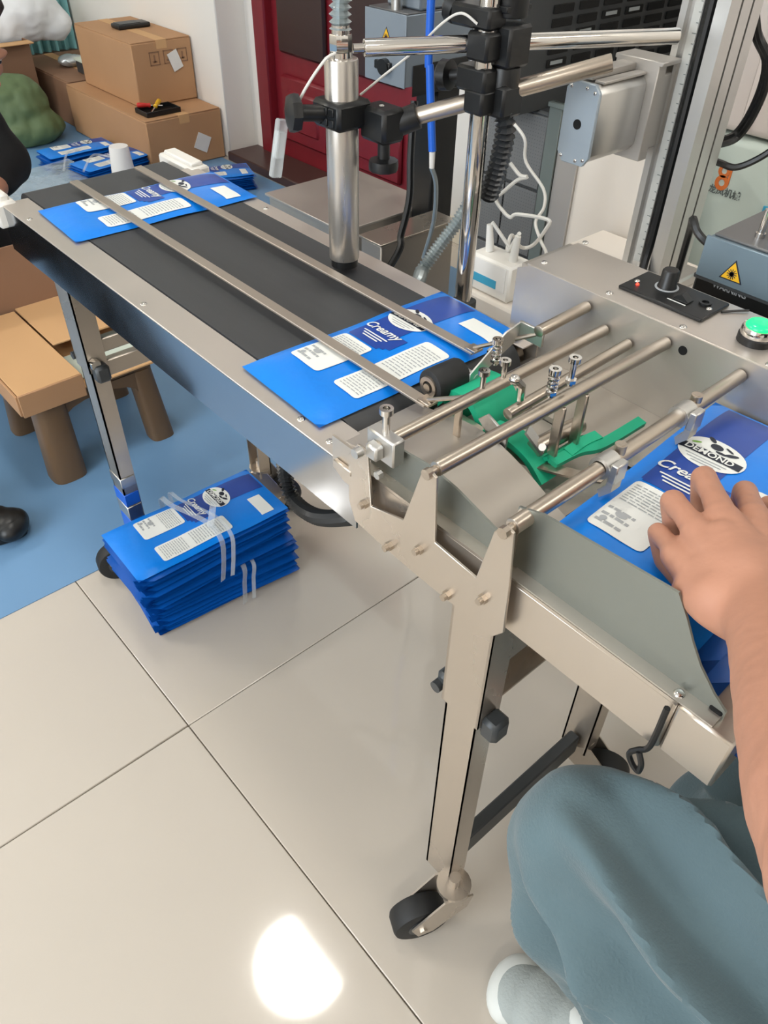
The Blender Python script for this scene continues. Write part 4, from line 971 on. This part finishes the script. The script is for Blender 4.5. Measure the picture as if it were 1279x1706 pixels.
cu = MB(); bm = cu.bm; rows = []
for i in range(41):
    x = 1.43 + .30 * i / 40; dy = .014 * math.sin(i * 1.1) + .006 * math.sin(i * 2.7)
    rows.append([bm.verts.new((x, 4.215 + dy, z)) for z in (.19, .8, 1.5, 2.1)] + [bm.verts.new((x, 4.218 + dy, z)) for z in (2.1, 1.5, .8, .19)])
for a, b_ in zip(rows, rows[1:]):
    for k in range(8): bm.faces.new((a[k], a[(k + 1) % 8], b_[(k + 1) % 8], b_[k]))
bm.faces.new(rows[0]); bm.faces.new(rows[-1][::-1]); bmesh.ops.recalc_face_normals(bm, faces=bm.faces[:])
single('curtain', cu, M['teal'], 'pale teal curtain hanging on the back wall', 'curtain')
# foam cup upside down and clear wrap
cq = at(197, 243, z=.150); cq.z = 0
t = thing('foam_cup', 'white paper cup standing upside down past the far end of the belt', 'cup', cq)
part('wall', MB().lathe([(.050, .002), (.050, .006), (.046, .008), (.0345, .147), (.033, .150), (.0005, .150)], cq, 30), M['foam'], t)
part('rim', MB().ring(cq + Vector((0, 0, .0025)), cq + Vector((0, 0, .0075)), .0525, .0495, 30), M['foam'], t)
wr_ = rough_sheet(.72, 1.16, 2.2, 3.15, 44, 60, .004, .075)
for v in wr_.bm.verts: v.co.z = max(v.co.z, .003)
single('plastic_wrap', wr_, M['wrap'], 'crumpled clear plastic wrap on the blue sheet near the seated person', 'wrap')
for k, pts in enumerate(([(1.10, 2.86, .09), (1.16, 2.92, .11), (1.21, 2.96, .10), (1.27, 2.90, .085)], [(1.07, 2.97, .07), (1.13, 3.06, .095), (1.2, 3.1, .085)])):
    single('string', MB().tube(smooth_path(pts, 6), .004, 6), M['strap'], ('looped white string over the bundle behind the cup', 'white string end left of the rear bundle')[k], 'string')

# ================================================================== STOOL WITH AN OPEN CARTON UNDER THE FAR END
so = thing('plastic_stool', 'brown plastic stool under the far end of the conveyor', 'stool', (.46, 1.50, 0))
sx0, sx1, sy0, sy1, sz = .325, .585, 1.375, 1.63, .190
part('seat', MB().box((sx0 + .01, sy0 + .008, sz - .018), (sx1 - .005, sy1 - .01, sz), .006, seg=2), M['stool'], so)
sk = MB()
def arch(a0, a1, top, zb):
    pts = [(a0, top), (a0, zb)]
    for k in range(9): an = PI * k / 8; pts.append(((a0 + a1) / 2 - (a1 - a0) / 2 * math.cos(an), zb + (top - .018 - zb) * math.sin(an)))
    return pts + [(a1, zb), (a1, top)]
sk.prism(arch(sx0 + .05, sx1 - .045, sz - .01, .13), 'y', sy0 + .008, sy0 + .014); sk.prism(arch(sx0 + .05, sx1 - .045, sz - .01, .13), 'y', sy1 - .018, sy1 - .012)
sk.prism(arch(sy0 + .05, sy1 - .05, sz - .01, .13), 'x', sx0 + .012, sx0 + .018); sk.prism(arch(sy0 + .05, sy1 - .05, sz - .01, .13), 'x', sx1 - .012, sx1 - .006)
part('skirt', sk, M['stool'], so)
for x, y, dx, dy in ((sx0 + .032, sy0 + .03, -.006, -.012), (sx1 - .028, sy0 + .03, .014, -.012), (sx0 + .032, sy1 - .035, -.012, .012), (sx1 - .028, sy1 - .035, .014, .012)):
    lm = MB(); big = .032 if (x < .45 and y < 1.5) else .024
    lm.prism([(big * math.copysign(abs(math.cos(q_)) ** .6, math.cos(q_)), big * math.copysign(abs(math.sin(q_)) ** .6, math.sin(q_))) for q_ in [2 * PI * k_ / 20 for k_ in range(20)]], 'z', 0, 1)
    for v in lm.bm.verts:
        h = v.co.z; k = 1 + .12 * (1 - h); v.co = Vector((x + dx * (1 - h) + v.co.x * k, y + dy * (1 - h) + v.co.y * k, .002 + h * (sz - .014)))
    part('leg', lm, M['stool'], so)
t = thing('carton_on_stool', 'open tan carton with folded flaps resting on the brown stool', 'carton', (.42, 1.55, sz))
cz = sz + .001
part('front_panel', MB().box((.298, 1.355, cz - .006), (.425, 1.360, cz + .042), .001), M['card'], t)
part('lower_flap', MB().box((.300, 1.36, cz + .036), (.425, 1.69, cz + .042), .001), M['cardl'], t, 'pale inner face of the folded flap')
part('side_panel', MB().box((.294, 1.36, cz - .004), (.299, 1.69, cz + .040), .001), M['card'], t)
part('bottom', MB().box((.300, 1.37, cz), (.62, 1.70, cz + .004), .001), M['cardl'], t)
part('back_wall', MB().box((.20, 1.705, cz), (.62, 1.711, cz + .17), .001, rot=Matrix.Rotation(-.12, 3, 'X')), M['cardd'], t, 'darker standing back wall')
part('right_flap', MB().box((.43, 1.50, cz + .038), (.62, 1.70, cz + .042), .001), M['cardl'], t)
single('paper_sheet', MB().box((.42, 1.40, cz + .0055), (.585, 1.50, cz + .0075)), M['papg'], 'pale greenish paper sheet lying in the carton on the stool', 'paper')

# ================================================================== PEOPLE
def head_mesh(mb, c, fwd, s=1.0):
    """skull, jaw, nose, ears, brow, lips round centre c, facing fwd"""
    f = Vector(fwd).normalized(); up = Vector((0, 0, 1)); rt = f.cross(up).normalized(); up = rt.cross(f)
    Rm = Matrix((rt, f, up)).transposed(); c = Vector(c)
    def S(p, r, k): mb.sph(c + Rm @ (Vector(p) * s), r * s, k, 18, Rm)
    S((0, -.012, .035), .088, (.86, 1.05, 1)); S((0, .020, -.045), .066, (.88, 1, 1.05)); S((0, .052, -.088), .028, (1.1, 1, .8))
    S((0, .090, -.012), .013, (.8, 1, 1.7)); S((0, .098, -.028), .012, (1.2, 1, .8))
    S((0, .080, .020), .021, (2.5, .75, .5)); S((0, .082, -.058), .014, (1.7, .6, .35)); S((0, .080, -.066), .013, (1.5, .6, .35))
    for sx in (-1, 1): S((.078 * sx, -.008, -.012), .026, (.28, .7, 1.15)); S((.040 * sx, .062, -.028), .024, (1, .7, .9))
    return Rm, c
def hair_mesh(Rm, c, s=1.0):
    mb = MB()
    for p, r, k in (((0, -.028, .05), .094, (.90, 1.0, .98)), ((0, -.05, .0), .078, (1, .8, 1.0)), ((0, .035, .10), .05, (1.3, .9, .5)), ((.062, -.01, .03), .035, (.6, 1.2, 1.1)), ((-.062, -.01, .03), .035, (.6, 1.2, 1.1))):
        mb.sph(c + Rm @ (Vector(p) * s), r * s, k, 16, Rm)
    return remesh(mb, .005, 3, lambda p, n: .004 * noise.noise(p * 60))
def eyes(Rm, c, par, s=1.0):
    for sx in (-1, 1):
        e = MB(); e.sph(c + Rm @ (Vector((.032 * sx, .0735, .001)) * s), .0098 * s, seg=12); w_ = part('eye', e, M['foam'], par)
        e = MB(); e.sph(c + Rm @ (Vector((.032 * sx, .0785, .001)) * s), .0056 * s, seg=10); part('iris', e, M['ink'], w_)

pa = thing('person', 'operator in blue jeans and white shoe pressing pouches in the hopper with the left hand', 'person', (.45, -.36, 0))
# --- left hand joints (left hand, back of the hand up, fingers curled down on the top pouch)
W_ = at(1270, 1012, z=.714)
MCP = [at(1126, 924, z=.698), at(1162, 888, z=.711), at(1202, 858, z=.715), at(1256, 862, z=.712)]
PIP = [at(1096, 888, z=.688), at(1120, 835, z=.698), at(1172, 796, z=.701), at(1240, 820, z=.692)]
RM = [.0090, .0098, .0100, .0100]; RP = [.0077, .0088, .0091, .0090]; RT = [.0068, .0076, .0078, .0077]
body = MB()
ELB = at(1452, 1470, z=.775); SHL = Vector((.27, -.33, .93))
for k in range(4):
    m, p = MCP[k], PIP[k]
    hd = (W_ - p); hd.z = 0; hd.normalize()
    dip = Vector((p.x, p.y, 0)) + hd * .013; dip.z = max(.6735, p.z - .0165)
    tip = Vector((dip.x, dip.y, 0)) + hd * .020; tip.z = .6725
    limb(body, [m, m.lerp(p, .5) + Vector((0, 0, .001)), p, dip, tip], [RM[k], min(RM[k], RP[k]) - .0008, RP[k], RT[k], RT[k] - .0008], 14)
    # metacarpal with a slightly deeper palm
    base = W_.lerp(MCP[1].lerp(MCP[2], .5), .12) + (MCP[k] - MCP[1].lerp(MCP[2], .5)) * .35
    limb(body, [base, base.lerp(m, .5) - Vector((0, 0, .001)), m - Vector((0, 0, .001))], [.0225, .0175, RM[k] + .0012], 14)
for a, b_ in zip(MCP, MCP[1:]):      # webs and palm body
    q = a.lerp(b_, .5); limb(body, [W_.lerp(q, .35) - Vector((0, 0, .006)), W_.lerp(q, .88) - Vector((0, 0, .004))], [.019, .0098], 14)
# heel of the hand on the little finger side and the thumb
limb(body, [at(1150, 985, z=.696), at(1195, 1000, z=.706), W_ - Vector((0, 0, .008))], [.0125, .019, .022], 14)
limb(body, [W_ + Vector((.022, -.004, -.010)), at(1338, 925, z=.695), at(1320, 872, z=.682), at(1280, 845, z=.674)], [.018, .0150, .0115, .0092], 14)
# forearm, upper arm
fa = [W_, W_.lerp(ELB, .22), W_.lerp(ELB, .55), W_.lerp(ELB, .82), ELB]
limb(body, fa, [.0235, .0250, .0315, .0360, .0340], 40)
limb(body, [W_ + Vector((.010, -.007, -.001)), W_.lerp(ELB, .4) + Vector((.008, -.007, 0))], [.0215, .027], 18)
MC_ = MCP[1].lerp(MCP[2], .5)
limb(body, [W_.lerp(ELB, .2), W_, W_.lerp(MC_, .35), W_.lerp(MC_, .72)], [.0246, .0236, .0222, .0165], 24)
limb(body, [ELB, ELB.lerp(SHL, .5)], [.036, .045], 18)
arm = body; body = MB()
# torso core, right arm resting on the right thigh, legs inside the trousers
limb(body, [(.45, -.40, .36), (.45, -.42, .62), (.45, -.38, .90), (.45, -.35, 1.02), (.45, -.335, 1.10)], [.11, .105, .12, .075, .052], 18)
limb(body, [ELB.lerp(SHL, .42), SHL, (.45, -.37, .95), (.63, -.36, .93)], [.043, .055, .08, .055]); SHR = Vector((.63, -.36, .93))
limb(body, [SHR, (.70, -.22, .70), (.66, -.02, .565)], [.055, .042, .027]); RW = Vector((.66, -.02, .565))
limb(body, [RW, (.65, .03, .56)], [.026, .030])
for k in range(4): limb(body, [(.632 + .016 * k, .055, .560), (.630 + .017 * k, .095, .548 - .004 * abs(k - 1)), (.630 + .017 * k, .110, .525)], [.0095, .009, .0075], 10)
limb(body, [(.625, .02, .555), (.605, .05, .545), (.598, .075, .53)], [.014, .010, .008], 10)
KL = Vector((.316, .098, .446)); HL = Vector((.385, -.33, .40)); AL = Vector((.366, -.048, .10))
KR = Vector((.59, .02, .40)); HR = Vector((.53, -.34, .40)); AR = Vector((.60, .05, .10))
for h, k, a in ((HL, KL, AL), (HR, KR, AR)): limb(body, [(.45, -.40, .38), h, k, a, a + Vector((-.004, .05, -.055))], [.09, .06, .045, .030, .028])
RmA, cA = head_mesh(body, (.45, -.30, 1.22), (-.15, .9, -.45))
limb(body, [(.45, -.335, 1.08), cA + Vector((0, -.02, -.05))], [.052, .052])
skin_ = remesh(body, .0042, 4); am = remesh(arm, .0015, 12, lambda p, n: .0004 * noise.noise(p * 60) + .0003 * noise.noise(p * 140))
wv = [v for v in am.bm.verts if (v.co - W_).length < .05]
for _ in range(45): bmesh.ops.smooth_vert(am.bm, verts=wv, factor=.5, use_axis_x=True, use_axis_y=True, use_axis_z=True)
skin_._add(am.bm)
bodyO = part('body', skin_, M['skin'], pa, 'bare left hand and forearm')
eyes(RmA, cA, pa)
part('hair', hair_mesh(RmA, cA), M['hair'], pa)
# --- jeans
def fold(p, n):
    # long drape folds round the thigh axis, slanting creases below the knee
    ridge = lambda v: (.5 + .5 * v) ** 3.2 - .30
    w1 = max(0, min(1, (.13 - p.y) / .10)); w2 = max(0, min(1, (.46 - p.z) / .10)) * max(0, min(1, (p.y + .12) / .06))
    an = math.atan2(p.z - .43, p.x - .35); a2 = math.atan2(p.y - .03, p.x - .335)
    d1 = math.sin(8 * an + 10 * p.y + 2.2 * noise.noise(p * 6)); d2 = math.sin(5 * a2 + 40 * p.z + 1.8 * noise.noise(p * 6 + Vector((3, 1, 2))))
    return .046 * w1 * ridge(d1) * (.6 + .8 * noise.noise(p * 5 + Vector((7, 0, 0)))) + .034 * w2 * ridge(d2) + .003 * noise.noise(p * 24)
jn = MB()
limb(jn, [(.45, -.42, .37), HL, HL.lerp(KL, .45), HL.lerp(KL, .8), KL, KL.lerp(AL, .35) + Vector((0, -.018, 0)), KL.lerp(AL, .7) + Vector((.004, -.016, 0)), AL + Vector((.006, -.004, -.012))], [.135, .098, .083, .070, .060, .060, .057, .053], 22)
limb(jn, [HR, HR.lerp(KR, .5), KR, KR.lerp(AR, .4), AR + Vector((0, -.01, -.01))], [.105, .088, .066, .06, .054], 22)
limb(jn, [HL + Vector((0, -.04, .02)), (.45, -.40, .40), HR + Vector((0, -.04, .02)), (.45, -.42, .52)], [.12, .13, .12, .13], 22)
jm = remesh(jn, .0042, 8, fold)
for _ in range(5): bmesh.ops.smooth_vert(jm.bm, verts=jm.bm.verts[:], factor=.5, use_axis_x=True, use_axis_y=True, use_axis_z=True)
jO = part('jeans', jm, M['denim'], pa, 'washed blue grey denim jeans')
# --- shirt
sh = MB()
limb(sh, [(.45, -.42, .50), (.45, -.43, .70), (.45, -.39, .92), (.45, -.365, .99)], [.145, .14, .145, .10], 22)
limb(sh, [(.33, -.37, .92), SHL, SHL.lerp(ELB, .45)], [.09, .075, .066], 18); limb(sh, [(.57, -.38, .92), SHR, SHR.lerp(Vector((.70, -.22, .70)), .5)], [.09, .075, .062], 18)
part('shirt', remesh(sh, .007, 4, lambda p, n: .006 * noise.noise(p * 14)), M['shirt'], pa)
# --- shoes
def shoe(par, toe, heel, m1, m2, m3, label=None):
    toe = Vector(toe); heel = Vector(heel); d_ = (toe - heel); L_ = d_.length; d_.normalize(); n_ = Vector((-d_.y, d_.x, 0)); up = Vector((0, 0, 1))
    Rm = Matrix((n_, d_, up)).transposed(); P_ = lambda a, l, z: heel + d_ * (a * L_) + n_ * l + up * z
    u = MB()
    for a, l, z, r_, k in ((.14, 0, .052, .034, (1, 1, 1.15)), (.34, 0, .058, .036, (1, 1.1, 1.1)), (.55, 0, .044, .038, (1.05, 1.2, .85)), (.74, 0, .034, .041, (1.05, 1.1, .68)), (.88, .002, .030, .036, (1.05, .85, .66)), (.22, 0, .080, .032, (.95, 1, .7))):
        u.sph(P_(a, l, z), r_, k, 18, Rm)
    mb = remesh(u, .004, 4)
    for v in mb.bm.verts: v.co.z = max(v.co.z, .014)
    up_ = part('shoe', mb, m2, par, label)
    sole = MB(); out = []
    for k in range(28):
        an = 2 * PI * k / 28; a = .5 + .5 * math.cos(an); wd = .036 + .010 * math.sin(min(1, max(0, a)) * PI * .9) * (1 if a > .4 else .4)
        out.append(P_(a, wd * math.sin(an) * (1 if abs(math.sin(an)) > .2 else 1), 0))
    sole.prism([(p.x, p.y) for p in out], 'z', .001, .024, .004); part('sole', sole, m1, up_)
    tc_ = MB(); tc_.sph(P_(.90, 0, .026), .039, (1.10, .78, .62), 20, Rm); tm_ = remesh(tc_, .004, 2)
    for v in tm_.bm.verts: v.co.z = max(v.co.z, .012)
    part('toe_cap', tm_, m1, up_)
    tg = MB(); tg.sph(P_(.52, 0, .075), .022, (1, 1.6, .45), 14, Rm); part('tongue', tg, m1, up_)
    for k in range(4):
        a = .46 + .06 * k; z = .083 - .010 * k
        lc_ = MB(); lc_.tube(smooth_path([P_(a, -.026, z - .014), P_(a + .01, 0, z), P_(a + .02, .026, z - .014)], 5), .0025, 6); part('lace', lc_, m3, up_)
shoe(pa, (.322, .138, 0), (.382, -.108, 0), M['shoe'], M['shoeg'], M['foam'], 'pale grey mesh shoe with white rim')
shoe(pa, (.575, .19, 0), (.605, -.06, 0), M['shoe'], M['shoeg'], M['foam'])
# low stool under the operator
t = thing('work_stool', 'low round stool under the operator', 'stool', (.455, -.42, 0))
part('seat', MB().cyl((.455, -.42, .205), (.455, -.42, .232), .15, seg=32, bev=.008), M['stool'], t)
for k in range(4):
    an = PI / 4 + k * PI / 2; part('leg', MB().cyl((.455 + .14 * math.cos(an), -.42 + .14 * math.sin(an), 0), (.455 + .10 * math.cos(an), -.42 + .10 * math.sin(an), .208), .013, .016, 12), M['stool'], t)

# second person, seated at the far left in black
pb_ = thing('person', 'person in black crouching at the far end beyond the belt', 'person', (.46, 2.02, 0))
b2 = MB()
hc = at(-76, 68, y=1.90) + Vector((.068, -.062, 0))
RmB, cB = head_mesh(b2, hc, (.45, -.8, -.5), .98)
limb(b2, [(.42, 2.12, .28), (.45, 2.08, .50), (.48, 2.02, .62), (.53, 1.99, .66), hc + Vector((-.01, .045, -.04))], [.10, .10, .09, .05, .045])
SL = Vector((.60, 2.06, .60)); SR = Vector((.34, 1.95, .60))
limb(b2, [(.48, 2.02, .60), SL, (.665, 1.95, .43), (.575, 1.83, .41)], [.07, .052, .038, .026]); hw = Vector((.575, 1.83, .41))
limb(b2, [(.48, 2.02, .60), SR, (.27, 1.80, .45), (.40, 1.72, .40)], [.07, .052, .038, .026]); hw2 = Vector((.40, 1.72, .40))
for base, dr in ((hw, Vector((-.75, -.6, -.15))), (hw2, Vector((.8, -.5, -.15)))):
    dr.normalize(); sd = dr.cross(Vector((0, 0, 1))).normalized(); pm = base + dr * .05
    limb(b2, [base, pm], [.027, .030])
    for k in range(4):
        r0 = pm + dr * .022 + sd * (.017 * (k - 1.5)); ln = (.030, .036, .034, .026)[k]
        limb(b2, [r0, r0 + dr * ln, r0 + dr * (ln + .012) - Vector((0, 0, .022)), r0 + dr * ln * .7 - Vector((0, 0, .034))], [.0095, .0088, .008, .007], 10)
    limb(b2, [base + sd * -.02, base + dr * .04 - sd * .04 - Vector((0, 0, .01)), base + dr * .075 - sd * .036 - Vector((0, 0, .02))], [.015, .011, .009], 10)
KB1, KB2 = Vector((.17, 1.64, .38)), Vector((.57, 1.98, .30))
AB1, AB2 = Vector((.125, 1.30, .09)), Vector((.52, 1.74, .09))
for k, a in ((KB1, AB1), (KB2, AB2)): limb(b2, [(.42, 2.12, .28), k, a, a + Vector((.03, -.05, -.05))], [.09, .05, .033, .028])
part('body', remesh(b2, .004, 4), M['skin'], pb_)
eyes(RmB, cB, pb_, .98)
part('hair', hair_mesh(RmB, cB, .98), M['hair'], pb_)
cl = MB()
limb(cl, [(.42, 2.13, .32), (.45, 2.09, .50), (.48, 2.03, .61), (.49, 2.0, .66)], [.14, .135, .12, .07], 18)
limb(cl, [(.50, 2.03, .59), SL, (.665, 1.95, .43), SL.lerp(hw, .0) * 0 + Vector((.612, 1.88, .418))], [.09, .072, .054, .040], 16)
limb(cl, [(.44, 2.0, .59), SR, (.27, 1.80, .45), (.35, 1.755, .42)], [.09, .072, .054, .040], 16)
part('black_top', remesh(cl, .008, 4, lambda p, n: .006 * noise.noise(p * 16)), M['blackc'], pb_)
tr_ = MB()
for k, a in ((KB1, AB1), (KB2, AB2)): limb(tr_, [(.42, 2.13, .28), k, a + Vector((0, 0, .02))], [.12, .068, .05], 18)
part('black_trousers', remesh(tr_, .008, 4, lambda p, n: .006 * noise.noise(p * 16)), M['blackc'], pb_)
shoe(pb_, (.282, 1.202, 0), (.085, 1.345, 0), M['black'], M['black'], M['blackm'], 'black shoe on the blue sheet')
shoe(pb_, (.56, 1.62, 0), (.47, 1.84, 0), M['black'], M['black'], M['blackm'])
t = thing('small_stool', 'small dark stool under the person in black', 'stool', (.42, 2.15, 0))
part('seat', MB().box((.28, 2.03, .135), (.56, 2.28, .165), .01), M['dark'], t)
for x in (.30, .54):
    for y in (2.05, 2.26): part('leg', MB().box((x - .014, y - .014, 0), (x + .014, y + .014, .14), .003), M['dark'], t)

pb_.location += Vector((-.068, .062, 0))
